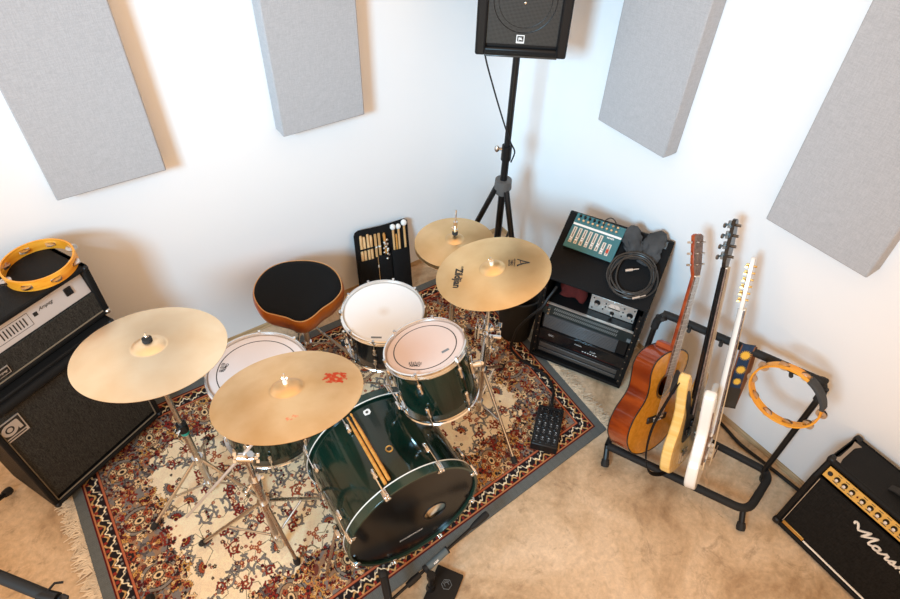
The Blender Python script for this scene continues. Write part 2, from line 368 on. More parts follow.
# ================================================================== rug
def srgb(r, g, b): return np.array([((c / 255) / 12.92 if c / 255 < .04045 else ((c / 255 + .055) / 1.055) ** 2.4) for c in (r, g, b)], dtype=np.float32)
def paint_rug(L, Wd, res):
    rng = np.random.RandomState(4)
    nx, ny = int(L / 2 / res), int(Wd / 2 / res)
    cream, cream2 = srgb(246, 224, 190), srgb(224, 192, 146)
    red, dred, navy, grey, tan, gold, olive = srgb(134, 46, 38), srgb(84, 24, 26), srgb(36, 31, 34), srgb(122, 118, 114), srgb(178, 112, 74), srgb(196, 146, 80), srgb(108, 92, 66)
    rust = srgb(160, 78, 50); edge = srgb(98, 102, 101)
    X, Y = np.meshgrid((np.arange(nx) + .5) * res, (np.arange(ny) + .5) * res)      # X,Y = distance from the left / front edge
    img = np.empty((ny, nx, 3), np.float32); img[:] = cream
    def win(x, y, r):
        a, b = max(0, int((x - r) / res)), min(nx, int((x + r) / res) + 2); c, d = max(0, int((y - r) / res)), min(ny, int((y + r) / res) + 2)
        return slice(c, d), slice(a, b)
    def ell(x, y, a, b, ang, col):
        s = win(x, y, max(a, b)); dx, dy = X[s] - x, Y[s] - y
        if dx.size == 0: return
        c, n = math.cos(ang), math.sin(ang); u = dx * c + dy * n; v = -dx * n + dy * c
        img[s][(u / a) ** 2 + (v / b) ** 2 < 1] = col
    def line(pts, w, col):
        for (x0, y0), (x1, y1) in zip(pts[:-1], pts[1:]):
            s = win((x0 + x1) / 2, (y0 + y1) / 2, math.hypot(x1 - x0, y1 - y0) / 2 + w); px, py = X[s] - x0, Y[s] - y0
            if px.size == 0: continue
            dx, dy = x1 - x0, y1 - y0; q = dx * dx + dy * dy + 1e-12; t = np.clip((px * dx + py * dy) / q, 0, 1)
            img[s][np.hypot(px - t * dx, py - t * dy) < w] = col
    def rosette(x, y, r, c1, c2, c3, n=8):
        for k in range(n):
            a = 2 * PI * k / n; ell(x + r * .68 * math.cos(a), y + r * .68 * math.sin(a), r * .42, r * .30, a, navy)
        for k in range(n):
            a = 2 * PI * k / n; ell(x + r * .66 * math.cos(a), y + r * .66 * math.sin(a), r * .34, r * .22, a, c1)
        ell(x, y, r * .5, r * .5, 0, c2); ell(x, y, r * .34, r * .34, 0, c3); ell(x, y, r * .14, r * .14, 0, navy)
    def palmette(x, y, r, ang, c1, c2):
        for k in range(-4, 5):
            a = ang + k * .33; l = r * (1 - .05 * abs(k)); ell(x + l * .62 * math.cos(a), y + l * .62 * math.sin(a), r * .46, r * .16, a, navy)
            ell(x + l * .62 * math.cos(a), y + l * .62 * math.sin(a), r * .38, r * .10, a, c1 if k % 2 else c2)
        ell(x, y, r * .38, r * .38, 0, navy); ell(x, y, r * .3, r * .3, 0, c2); ell(x, y, r * .15, r * .15, 0, gold)
    def scroll(x, y, r, ang, sgn, col, w, leaves=True, turns=1.35):
        pts = []
        for k in range(26):
            t = k / 25; a = ang + sgn * t * turns * 2 * PI; q = r * (1 - .82 * t); pts.append((x + q * math.cos(a), y + q * math.sin(a)))
        line(pts, w, col)
        if leaves:
            for k in range(2, 24, 3):
                (x0, y0), (x1, y1) = pts[k], pts[k + 1]; a = math.atan2(y1 - y0, x1 - x0) + sgn * -.9
                ell(x0 + .008 * math.cos(a), y0 + .008 * math.sin(a), .0085, .004, a, (grey, dred, olive, rust)[k % 4])
    def blossom(x, y, r, col):
        for k in range(5):
            a = 2 * PI * k / 5 + x * 40; ell(x + r * .6 * math.cos(a), y + r * .6 * math.sin(a), r * .5, r * .4, a, col)
        ell(x, y, r * .35, r * .35, 0, gold)
    # --- field: ivory ground with vines and flowers
    b = .125                                                 # outer bands end here
    dark = srgb(44, 36, 36)
    def curl(x, y, r, ang, sgn, fill, w, turns=1.2, leaves=3):
        pts = []
        for k in range(26):
            t = k / 25; a = ang + sgn * t * turns * 2 * PI; q = r * (1 - .80 * t); pts.append((x + q * math.cos(a), y + q * math.sin(a)))
        lv = []
        for k in range(1, 22, max(2, 22 // (leaves + 1))):
            (x0, y0), (x1, y1) = pts[k], pts[k + 1]; a = math.atan2(y1 - y0, x1 - x0) - sgn * .9; lv.append((x0 + r * .22 * math.cos(a), y0 + r * .22 * math.sin(a), a))
        for (p, q, a) in lv: ell(p, q, r * .30 + .0011, r * .13 + .0011, a, dark)
        line(pts, w + .0012, dark)
        for (p, q, a) in lv: ell(p, q, r * .30, r * .13, a, fill)
        line(pts, w, fill); ell(pts[-1][0], pts[-1][1], w * 1.9, w * 1.9, 0, dred)
    def bloom(x, y, r, col, mid):
        for k in range(5):
            a = 2 * PI * k / 5 + x * 40; ell(x + r * .62 * math.cos(a), y + r * .62 * math.sin(a), r * .56, r * .46, a, dark if r > .011 else col)
        for k in range(5):
            a = 2 * PI * k / 5 + x * 40; ell(x + r * .60 * math.cos(a), y + r * .60 * math.sin(a), r * .42, r * .32, a, col)
        ell(x, y, r * .36, r * .36, 0, mid)
    def fan(x, y, r, ang, c1, c2):                            # palmette: layered fan of petals
        for q, col in ((1.0, dark), (.92, c1), (.70, dark), (.62, c2), (.38, dark), (.30, gold)):
            for k in range(-3, 4):
                a = ang + k * .36; l = r * .62 * q; ell(x + l * math.cos(a), y + l * math.sin(a), r * .40 * q, r * .17 * q, a, col)
        ell(x, y, r * .2, r * .2, 0, dred)
    for _ in range(500):
        x, y = rng.uniform(b, L / 2), rng.uniform(b, Wd / 2); ell(x, y, rng.uniform(.01, .06), rng.uniform(.01, .03), rng.uniform(0, 3), cream * (1 - .12 * rng.rand()) + np.array([.02, .0, -.02], np.float32) * rng.rand())
    spots = []
    for _ in range(1600):
        x, y = rng.uniform(.33, L / 2), rng.uniform(.28, Wd / 2)
        if all(math.hypot(x - p, y - q) > .070 for p, q in spots): spots.append((x, y))
    for i, (x, y) in enumerate(spots):                        # thin vines between the spots
        near = sorted(spots, key=lambda p: math.hypot(p[0] - x, p[1] - y))[1:3]
        for (p, q) in near:
            mx_, my_ = (x + p) / 2 + (q - y) * .3, (y + q) / 2 - (p - x) * .3; line([(x, y), ((x + mx_) / 2 * .98 + .02 * mx_, (y + my_) / 2), (mx_, my_), (p, q)], .0014, olive)
    for i, (x, y) in enumerate(spots):
        s_ = 1 if rng.rand() < .5 else -1; k = i % 5
        if k in (0, 2):
            a0 = rng.uniform(0, 6); curl(x, y, rng.uniform(.030, .044), a0, s_, grey, .0034); curl(x + .03 * math.cos(a0 + 2), y + .03 * math.sin(a0 + 2), .022, a0 + 3, -s_, (grey, red)[k // 2], .0026)
        elif k == 1: fan(x, y, rng.uniform(.032, .044), rng.uniform(0, 6), grey, (red, rust)[i % 2])
        elif k == 3: curl(x, y, rng.uniform(.024, .034), rng.uniform(0, 6), s_, (red, rust)[i % 2], .0025, 1.0); bloom(x, y, .012, rust, cream)
        else:
            for (dx, dy) in ((0, 0), (.018, .010), (-.016, .013), (.004, -.019)): bloom(x + dx, y + dy, .0095, (red, rust)[i % 2], cream2)
        for _ in range(4): bloom(x + rng.uniform(-.045, .045), y + rng.uniform(-.045, .045), rng.uniform(.004, .008), (red, rust, dred, dark, rust)[rng.randint(5)], cream2)
    # --- main border with a scalloped inner edge, darker and busier
    wob = .035 * np.abs(np.sin(X * PI / .22)); wob2 = .035 * np.abs(np.sin(Y * PI / .22))
    db = np.minimum(X - wob2, Y - wob)
    corner = np.hypot(np.maximum(0, .62 - X), np.maximum(0, .52 - Y)) > .335 + .02 * np.cos(np.arctan2(.52 - Y, .62 - X) * 22)
    msk = (db < b + .150) | (corner & (X < .62) & (Y < .52))
    low = np.sin(X * 37 + 2 * np.sin(Y * 23)) * np.sin(Y * 41 + 2 * np.sin(X * 29))
    ground = np.where((low > .25)[..., None], srgb(124, 116, 110), np.where((low < -.35)[..., None], srgb(112, 62, 50), srgb(150, 118, 92)))
    img[msk] = ground[msk]
    er = msk & ~(np.roll(msk, 3, 0) & np.roll(msk, -3, 0) & np.roll(msk, 3, 1) & np.roll(msk, -3, 1)); img[er] = dark
    for k in range(4):                                       # large palmettes along the border
        p = .20 + k * .26
        for (x, y, a) in ((b + .085, p + .12, 0), (p + .16, b + .085, PI / 2)):
            if x < L / 2 and y < Wd / 2:
                ell(x, y, .076, .062, a, dark); ell(x, y, .072, .058, a, srgb(132, 122, 112)); ell(x, y, .060, .047, a, dark); ell(x, y, .057, .044, a, srgb(160, 128, 98))
                for q in range(10): g = 2 * PI * q / 10; bloom(x + .040 * math.cos(g), y + .032 * math.sin(g), .0125, (cream2, rust)[q % 2], dred)
                ell(x, y, .024, .018, a, dark); ell(x, y, .020, .014, a, cream2); ell(x, y, .010, .008, a, dark)
    ys, xs = np.nonzero(msk); done = []
    big = [(b + .085, .32 + k * .26) for k in range(2)] + [(.36 + k * .26, b + .085) for k in range(4)]
    for i in rng.permutation(len(xs)):
        x, y = X[ys[i], xs[i]], Y[ys[i], xs[i]]
        if min(x, y) < b + .006 or any(math.hypot(x - p, y - q) < .037 for p, q in done) or any(math.hypot(x - p, y - q) < .062 for p, q in big): continue
        done.append((x, y)); k = len(done) % 6; m_ = len(done) // 6
        if k in (0, 2, 4): curl(x, y, rng.uniform(.020, .030), rng.uniform(0, 6), 1 if k == 2 else -1, (grey, cream2, gold, srgb(90, 84, 84))[(m_ + k) % 4], .0026, 1.1, 4)
        elif k == 1: fan(x, y, rng.uniform(.026, .036), rng.uniform(0, 6), (gold, cream2, grey)[m_ % 3], (dred, red)[m_ % 2])
        elif k == 3: bloom(x, y, .019, (rust, cream2, red)[m_ % 3], dark)
        else: curl(x, y, .024, rng.uniform(0, 6), 1, (red, rust)[m_ % 2], .0024, 1.0, 4)
        for _ in range(8): bloom(x + rng.uniform(-.026, .026), y + rng.uniform(-.026, .026), rng.uniform(.0035, .0075), (red, gold, dred, dark, cream2, tan)[rng.randint(6)], dark)
    # --- bands at the outside: dist = distance from the rug's outside edge
    d = np.minimum(X, Y); along = np.where(X < Y, Y, X)
    def band(a, c, col): img[(d >= a) & (d < c)] = col
    band(0, .047, edge)
    img[(d < .047) & (np.sin(along * 900) > .2)] = edge * .86
    band(.047, .052, dred); band(.052, .060, tan)
    band(.060, .112, navy)
    mz = np.abs((d - .074) - .010 * np.sin(along * 2 * PI / .052)); img[(d >= .060) & (d < .09) & (mz < .0045)] = srgb(190, 150, 96)
    mz = np.abs((d - .094) - .012 * np.sin(along * 2 * PI / .074 + 1) - .004 * np.sin(along * 2 * PI / .021)); img[(d >= .06) & (d < .112) & (mz < .0036)] = cream
    dots = (np.sin(along * 2 * PI / .037) > .55) & (np.abs(d - .068) < .006); img[dots] = red
    dots = (np.sin(along * 2 * PI / .037 + 2.2) > .7) & (np.abs(d - .103) < .005); img[dots] = grey
    band(.112, .115, dred); band(.115, .123, srgb(176, 100, 70)); band(.123, .126, navy)
    # --- medallion under the drums
    c = np.hypot((X - L / 2) / 1.35, Y - Wd / 2); th = np.arctan2(Y - Wd / 2, (X - L / 2) / 1.35)
    full = np.concatenate([img, img[:, ::-1]], 1); full = np.concatenate([full, full[::-1]], 0)
    g = rng.rand(*full.shape[:2], 1).astype(np.float32); full = full * (.98 + .28 * g)
    return np.clip(full, 0, 1)

def rug():
    FR, BR, FL, BL = V(-.535, -1.558, 0), V(-.425, -.175, 0), V(-2.765, -1.69, 0), V(-2.80, -.150, 0)
    T = .009; L, Wd = 2.30, 1.42
    px = paint_rug(L, Wd, .0022); h, w = px.shape[:2]
    im = bpy.data.images.new('rug_pattern', w, h, float_buffer=True); im.colorspace_settings.name = 'Linear Rec.709'
    buf = np.ones((h, w, 4), np.float32); buf[..., :3] = px; im.pixels.foreach_set(buf.ravel()); im.update(); im.pack()
    m = bpy.data.materials.new('persian_rug_pile'); nt, N, Lk, B = nodes(m); B.inputs['Roughness'].default_value = .95; B.inputs['Specular IOR Level'].default_value = .1
    tx = N.new('ShaderNodeTexImage'); tx.image = im; uvn = N.new('ShaderNodeUVMap'); Lk.new(uvn.outputs[0], tx.inputs[0]); Lk.new(tx.outputs[0], B.inputs['Base Color'])
    tc = N.new('ShaderNodeTexCoord'); nz = N.new('ShaderNodeTexNoise'); nz.inputs['Scale'].default_value = 350; Lk.new(tc.outputs['Object'], nz.inputs['Vector'])
    bp = N.new('ShaderNodeBump'); bp.inputs['Strength'].default_value = .5; bp.inputs['Distance'].default_value = .003; Lk.new(nz.outputs['Fac'], bp.inputs['Height']); Lk.new(bp.outputs['Normal'], B.inputs['Normal'])
    O = thing('persian_rug', 'cream and red floral Persian rug with grey edging lying under the drum kit', 'rug', (-1.6, -.9, 0))
    nx, ny = 46, 28; vs = []; fs = []; uv = []
    def P(u, v): 
        p = FL * (1 - u) * (1 - v) + FR * u * (1 - v) + BL * (1 - u) * v + BR * u * v; return p
    for j in range(ny + 1):
        for i in range(nx + 1):
            u, v = i / nx, j / ny; p = P(u, v); e = min(u, 1 - u, v, 1 - v)
            vs.append(V(p.x, p.y, T + .0012 * math.sin(u * 23 + 1) * math.sin(v * 17) * (e > 0))); uv.append((u, v))
    for j in range(ny):
        for i in range(nx): a = j * (nx + 1) + i; fs.append((a, a + 1, a + nx + 2, a + nx + 1))
    n0 = len(vs)
    ring = [i for i in range(nx + 1)] + [(j + 1) * (nx + 1) - 1 for j in range(1, ny + 1)] + [ny * (nx + 1) + i for i in range(nx - 1, -1, -1)] + [j * (nx + 1) for j in range(ny - 1, 0, -1)]
    for i in ring: vs.append(V(vs[i].x, vs[i].y, .001)); uv.append(uv[i])
    for k in range(len(ring)):
        l = (k + 1) % len(ring); fs.append((ring[k], n0 + k, n0 + l, ring[l]))
    fs.append(tuple(n0 + k for k in range(len(ring)))[::-1])
    mb = MB(); mb.add(vs, fs); o = mb.build('pile', [m], O, sharp=60)
    ul = o.data.uv_layers.new(name='UVMap')
    for lp in o.data.loops: ul.data[lp.index].uv = uv[lp.vertex_index]
    # fringes at the two short ends: uncountable yarn
    rng = random.Random(3)
    for (A, Bq, out) in ((FL, BL, V(-1, 0, 0)), (FR, BR, V(1, .05, 0))):
        mb = MB(); n = 520
        for k in range(n):
            t = (k + rng.random()) / n; p = A.lerp(Bq, t) - out * .004 + V(0, 0, .006); a = rng.gauss(0, .5); l = rng.uniform(.045, .080)
            dr = V(out.x * math.cos(a) - out.y * math.sin(a), out.x * math.sin(a) + out.y * math.cos(a), 0); q = p + dr * l * .5; q.z = rng.uniform(.004, .012)
            a2 = a + rng.gauss(0, .5); d2 = V(out.x * math.cos(a2) - out.y * math.sin(a2), out.x * math.sin(a2) + out.y * math.cos(a2), 0); e = q + d2 * l * .5; e.z = .004
            mb.tube([p, q, e], [.0042, .0040, .0024], 5)
        mb.build('fringe', MT['fringe'], O, kind='stuff')
rug()
# ================================================================== drum kit
RIGHT = V(.825, -.564, 0)
def spin(o, n, start=0., skip=()):
    # repeat a part n times around its thing's z axis
    for k in range(n):
        if k in skip: continue
        c = o if k == (0 if 0 not in skip else -1) else o.copy()
        if c is not o: COL.objects.link(c)
        c.matrix_basis = Matrix.Rotation(start + 2 * PI * k / n, 4, 'Z')

def lug_mb(M, r, z, h=.05, w=.009):
    b = MB(M); b.lathe([(0, -h / 2 - w * .6), (w * .7, -h / 2 - w * .3), (w, -h / 2 + w * .4), (w * .72, 0), (w, h / 2 - w * .4), (w * .7, h / 2 + w * .3), (0, h / 2 + w * .6)], 12, 0, Matrix.Translation((r + w * 1.1, 0, z)))
    b.box((r + w * .4, 0, z), (w * .9, w * 1.1, h * .7)); return b

def hoop_mb(M, r0, z, up):
    s = 1 if up else -1
    return MB(M).lathe([(r0 - .004, z - s * .011), (r0 + .010, z - s * .011), (r0 + .011, z - s * .006), (r0 + .004, z - s * .004), (r0 + .004, z + s * .009), (r0 + .008, z + s * .013), (r0 + .002, z + s * .014), (r0 - .001, z + s * .006)], 72, closed=True)

def drum(name, label, M, R, depth, n, shell_m, head_m, start, lug_h=.045, long_lug=False):
    D = thing(name, label, 'drum', M)
    MB(M).lathe([(R, -.004), (R, -depth + .004), (R - .007, -depth + .004), (R - .007, -.004)], 72, closed=True).build('shell', shell_m, D)
    MB(M).lathe([(0, .002), (R - .004, .002), (R, -.002), (R + .003, -.012), (R, -.013), (0, -.002)], 72).build('batter_head', head_m, D)
    MB(M).lathe([(0, -depth - .002), (R, -depth - .001), (R + .003, -depth + .01), (R, -depth + .011), (0, -depth + .003)], 72).build('resonant_head', MT['bone'], D)
    hoop_mb(M, R + .003, -.002, True).build('hoop', MT['chrome'], D)
    hoop_mb(M, R + .003, -depth + .002, False).build('hoop', MT['chrome'], D)
    if long_lug:
        spin(lug_mb(M, R, -depth / 2, depth - .09, .008).build('lug', MT['chrome'], D), n, start)
    else:
        spin(lug_mb(M, R, -.058, lug_h).build('lug', MT['chrome'], D), n, start)
        spin(lug_mb(M, R, -depth + .058, lug_h).build('lug', MT['chrome'], D), n, start)
    for z0, z1 in ((.012, -.05), (-depth - .012, -depth + .05)):
        b = MB(M); b.cyl((R + .0105, 0, z0), (R + .0105, 0, z1), .0028, seg=8); b.cyl((R + .0105, 0, z0 - .006 * (1 if z0 > 0 else -1)), (R + .0105, 0, z0 + .007 * (1 if z0 > 0 else -1)), .006, seg=8)
        spin(b.build('tension_rod', MT['chrome'], D), n, start)
    return D

def leg_part(root, p, q, name='leg', r=.0075, m=None, foot=True, mid=None):
    b = MB(); b.tube([p, q] if mid is None else [p, mid, q], r, 10); o = b.build(name, m or MT['chrome_dull'], root)
    if foot:
        d = (V(q) - V(p)).normalized(); f = MB(); f.tube([V(q) - d * .03, V(q) - d * .01, V(q) + d * .004], [r + .004, r + .007, r + .005], 10); f.build('rubber_foot', MT['rubber'], o)
    return o

def tripod(root, xy, feet, zc, zl, rp, m=None, collar=True, leg_r=.0075):
    x, y = xy
    for fx, fy in feet:
        d = V(fx - x, fy - y, 0).normalized(); a = V(x, y, zc) + d * .018; f = V(fx, fy, .022)
        o = leg_part(root, a, f, r=leg_r, m=m); k = a.lerp(f, .55)
        MB().tube([V(x, y, zl) + d * .012, k], .005, 8).build('brace', m or MT['chrome_dull'], o)
    if collar:
        b = MB(); b.cyl((x, y, zc - .02), (x, y, zc + .022), rp + .009, seg=18); b.build('collar', MT['chrome'], root)
        b = MB(); b.cyl((x, y, zl - .014), (x, y, zl + .014), rp + .007, seg=16); b.build('brace_collar', MT['chrome'], root)

def wing(root, c, axis, s=1., m=None):
    F = frame(c, axis, (.3, .5, .8)); b = MB(F); b.cyl((0, 0, 0), (0, 0, .014 * s), .007 * s, seg=10)
    for k in (-1, 1): b.box((k * .011 * s, 0, .012 * s), (.014 * s, .004 * s, .012 * s))
    return b.build('wing_nut', m or MT['chrome'], root, bevel=.0015)

# ---- bass drum
BC = V(-1.6486, -1.547, .303); BN = V(-.057, -.997, .015).normalized()
BM = frame(BC, BN, (.998, -.057, 0))
def bass_drum():
    M = BM; D = thing('bass_drum', 'large dark green lacquered bass drum with black front head and port hole, facing the camera', 'drum', M)
    R = .272; Lz = .435
    MB(M).lathe([(R, -.02), (R, -Lz + .02), (R - .008, -Lz + .02), (R - .008, -.02)], 96, closed=True).build('shell', [MT['lacquer']], D)
    MB(M).lathe([(R - .0085, -.025), (R - .0085, -Lz + .03), (R - .010, -Lz + .03), (R - .010, -.025)], 96, closed=True).build('shell_lining', MT['shell_in'], D)
    for z0, z1 in ((0, -.038), (-Lz, -Lz + .038)):
        MB(M).lathe([(R + .0015, z0), (R + .013, z0), (R + .013, z1), (R + .0015, z1)], 96, closed=True).build('hoop', MT['hoop_green'], D, bevel=.002)
        e = z1; MB(M).lathe([(R + .0122, e + .004 * (1 if z0 == 0 else -1)), (R + .0145, e + .004 * (1 if z0 == 0 else -1)), (R + .0145, e), (R + .0122, e)], 96, closed=True).build('hoop_line', MT['white_lacquer'], D, label='thin pale line around the hoop')  # thin pale ring along the inner edge of each hoop
    # front head with an off-centre port
    n = 96; vs = []; fs = []; hx, hy, hr = .093, -.055, .05
    for z in (-.012, -.0145):
        vs += [(.2715 * math.cos(2 * PI * k / n), .2715 * math.sin(2 * PI * k / n), z) for k in range(n)] + [(hx + hr * math.cos(2 * PI * k / n), hy + hr * math.sin(2 * PI * k / n), z) for k in range(n)]
    for k in range(n):
        l = (k + 1) % n
        fs += [(k, l, n + l, n + k), (2 * n + l, 2 * n + k, 3 * n + k, 3 * n + l), (n + k, n + l, 3 * n + l, 3 * n + k), (l, k, 2 * n + k, 2 * n + l)]
    head = MB(M).add(vs, fs).build('front_head', mat('black_drum_head', (.005, .005, .0052), .2, spec=.28), D)
    b = MB(M); text_on(b, 'POWERSTROKE', (-.017, -.147, -.0112), (1, .05, 0), (-.05, 1, 0), .104, bold=.01); b.build('head_print', MT['white'], head)
    MB(M @ Matrix.Translation((hx, hy, 0))).torus(hr, .003, -.012, 40, 8).build('port_ring', MT['black_plastic'], head)
    MB(M).lathe([(0, -Lz + .012), (.2715, -Lz + .012), (.2715, -Lz + .0145), (0, -Lz + .0145)], 72).build('batter_head', MT['bone'], D)
    for z, s in ((-.105, 1), (-Lz + .105, -1)):
        spin(lug_mb(M, R, z, .036, .010).build('lug', MT['chrome'], D), 8, PI / 8)
        b = MB(M); ze = -.003 if s == 1 else -Lz + .003
        b.cyl((R + .022, 0, z), (R + .022, 0, ze), .003, seg=8)
        spin(b.build('tension_rod', MT['chrome'], D), 8, PI / 8)
        b = MB(M); b.box((R + .018, 0, ze - s * .010), (.010, .022, .034)); b.box((R + .008, 0, ze + s * .006), (.026, .020, .005))
        for k in (-1, 1): b.cyl((R + .016, k * .006, ze + s * .004), (R + .016, k * .006, ze + s * .016), .0055, seg=8)
        spin(b.build('claw', MT['chrome'], D, bevel=.002), 8, PI / 8)
    # badge and tom-mount hole on the shell
    def on_shell(deg, z, r=R):
        a = math.radians(deg); u = V(math.cos(a), math.sin(a), 0); return M @ frame(u * r + V(0, 0, z), u, (0, 0, 1))
    F = on_shell(93.4, -.357); b = MB(F); b.prism([(.013, .006), (.006, .014), (-.009, .014), (-.014, .008), (-.012, -.010), (-.004, -.014), (.010, -.012)], .0, .0022); b.lathe([(.0, .0030), (.0055, .0030), (.0055, .001)], 16, 1); b.build('badge', [MT['white'], MT['black_print']], D)
    F = on_shell(93.3, -.166); b = MB(F); b.torus(.012, .0035, .001, 24, 8); b.lathe([(0, .002), (.010, .002), (.010, .0)], 20, 1); b.build('mount_ring', [MT['brass'], MT['black_print']], D)
    for sx, a in ((-1, 192), (1, -12)):
        F = on_shell(a, -.13); b = MB(F); b.box((0, 0, .010), (.055, .032, .020)); b.cyl((0, 0, .012), (0, .03 * sx, .03), .010, seg=10); br = b.build('spur_bracket', MT['chrome'], D, bevel=.004)
        p = F @ V(0, 0, .022); q = V(p.x + sx * .085, p.y - .035, .012); MB().tube([p + (p - q) * .12, q], .0065, 10).build('spur', MT['chrome_dull'], br)
    for deg, lab in ((108.8, 'orange wooden drumstick lying on top of the bass drum, left of the pair'), (105.1, 'orange wooden drumstick lying on top of the bass drum, right of the pair')):
        a = math.radians(deg); u = V(math.cos(a), math.sin(a), 0) * (R + .0088); p = M @ (u + V(0, 0, -.052 + .006 * (deg > 107))); q = M @ (u + V(0, 0, -.40))
        F = frame(p, q - p) @ Matrix.Diagonal((1, 1, .93, 1)); b = MB(F); b.lathe([(0, 0), (.0062, .001), (.0072, .006), (.0072, .27), (.0045, .325), (.0028, .340), (.0042, .345), (.0048, .350), (.0035, .357), (0, .359)], 14)
        tag(b.build('drumstick', MT['stick_orange']), lab, 'drumstick', 'drumsticks on the bass drum')
bass_drum()
def pillow():
    b = MB(BM); vs = []; fs = []; nu, nv = 28, 14
    for j in range(nv + 1):
        for i in range(nu):
            th = PI * j / nv; ph = 2 * PI * i / nu; w_ = 1 + .06 * math.sin(ph * 5 + th * 4) + .04 * math.sin(ph * 9 - th * 6)
            vs.append((.075 + .15 * math.sin(th) * math.cos(ph) * w_, -.115 + .135 * math.sin(th) * math.sin(ph), -.105 + .072 * math.cos(th) * w_))
    for j in range(nv):
        for i in range(nu): k = (i + 1) % nu; fs.append((j * nu + i, j * nu + k, (j + 1) * nu + k, (j + 1) * nu + i))
    b.add(vs, fs); tag(b.build('pillow', mat('cream_pillow_cloth', (.74, .58, .40), .9, bump=.4, bscale=30), sharp=80), 'cream cloth pillow inside the bass drum, showing through the port hole', 'pillow')
pillow()

# ---- rack tom
TN = V(-.126, .23, .965).normalized(); TC = V(-1.398, -1.223, .840)
TM_ = frame(TC, TN, RIGHT)
tomhead = head_mat('clear_tom_head', (.70, .56, .50), (.66, .42, .32), ring=.120, dirt_r=.14, dirt_amt=.55)
TOM = drum('rack_tom', 'small dark green tom drum with pinkish head, mounted tilted beside the bass drum', TM_, .1485, .245, 6, MT['lacquer'], tomhead, .35)
def tom_extras():
    hd = [c for c in TOM.children if c.name.startswith('batter_head')][0]
    b = MB(TM_); text_on(b, 'REMO', (-.034, -.094, .0026), (.97, -.22, 0), (.22, .97, 0), .040, bold=.03); 
    for k in range(7): b.box((-.034 - .022 + .0073 * k, -.078 - .0016 * k + .003 * (k % 2), .0026), (.003, .012, .0004))
    b.build('head_print', MT['black_print'], hd)
    b = MB(TM_); b.box((.078, -.040, .0026), (.030, .011, .0004), R=Matrix.Rotation(.5, 3, 'Z')); b.build('head_sticker', MT['label_grey'], hd)
    u = V(.155, 0, -.14); b = MB(TM_); b.box((.1535, .0, -.125), (.012, .045, .06)); b.cyl((.158, 0, -.125), (.192, 0, -.125), .014, seg=14); b.build('mount_bracket', MT['chrome'], TOM, bevel=.003)
tom_extras()

# ---- snare drum
SM = frame((-1.345, -.804, .642), (-.029, -.039, .999), RIGHT)
SN = drum('snare_drum', 'snare drum with bright white head and black shell, in front of the stick bag', SM, .175, .185, 10, MT['snare_shell'], head_mat('coated_white_head', (.84, .84, .84), (.60, .45, .30), dirt_r=.035, dirt_amt=.5), .15, .03)
b = MB(SM); b.box((-.186, .03, -.09), (.018, .03, .085)); b.box((-.200, .03, -.06), (.012, .018, .05)); b.build('strainer', MT['chrome'], SN, bevel=.003)
b = MB(SM); b.box((-.02, -.150, .0026), (.045, .009, .0004)); b.build('head_print', MT['label_grey'], [c for c in SN.children if c.name.startswith('batter_head')][0])
def snare_stand():
    x, y = -1.335, -.79
    S = thing('snare_stand', 'chrome tripod basket stand under the white snare drum', 'stand', (x, y, 0))
    MB().cyl((x, y, .08), (x, y, .40), .011, seg=14).build('pole', MT['chrome_dull'], S)
    tripod(S, (x, y), [(x - .20, y + .11), (x + .21, y + .08), (x - .01, y - .235)], .26, .10, .011)
    for k in range(3):
        a = 1.2 + 2 * PI * k / 3; e = V(math.cos(a), math.sin(a), 0)
        p = SM @ (V(math.cos(a), math.sin(a), 0) * .196 + V(0, 0, -.205)); q = SM @ (V(math.cos(a), math.sin(a), 0) * .20 + V(0, 0, -.170))
        o = MB().tube([V(x, y, .395), V(x, y, .395) + e * .05, p, q], .006, 8).build('basket_arm', MT['chrome_dull'], S)
        MB().cyl(p, q, .009, seg=10).build('rubber_tip', MT['rubber'], o)
snare_stand()

# ---- floor tom
FM = frame((-1.916, -.751, .564), (.036, .016, .999), RIGHT)
FT = drum('floor_tom', 'large dark green floor tom with pale head, half hidden under the two left cymbals', FM, .200, .40, 8, MT['lacquer'], head_mat('clear_floor_tom_head', (.76, .68, .65), (.66, .48, .40), ring=.165, dirt_r=.2, dirt_amt=.35), .2)
def floor_tom_extras():
    for k in range(3):
        a = 2.45 + 2 * PI * k / 3; c, s = math.cos(a), math.sin(a)
        b = MB(FM); b.box((c * .212, s * .212, -.25), (.026, .026, .05), R=Matrix.Rotation(a, 3, 'Z')); br = b.build('leg_bracket', MT['chrome'], FT, bevel=.003)
        p = FM @ V(c * .222, s * .222, -.18); q = FM @ V(c * .222, s * .222, -.47); e = FM @ V(c * .25, s * .25, -.50); e.z = .024
        leg_part(FT, p, e, r=.0055, mid=q, m=MT['chrome'])
    hd = [c for c in FT.children if c.name.startswith('batter_head')][0]
    b = MB(FM); text_on(b, 'REMO', (-.137, .006, .0026), (.25, .97, 0), (-.97, .25, 0), .045, bold=.03)
    for k in range(7): b.box((-.150, -.017 + .0075 * k, .0026), (.013 + .004 * (k % 2), .003, .0004))
    b.build('head_print', MT['black_print'], hd)
floor_tom_extras()

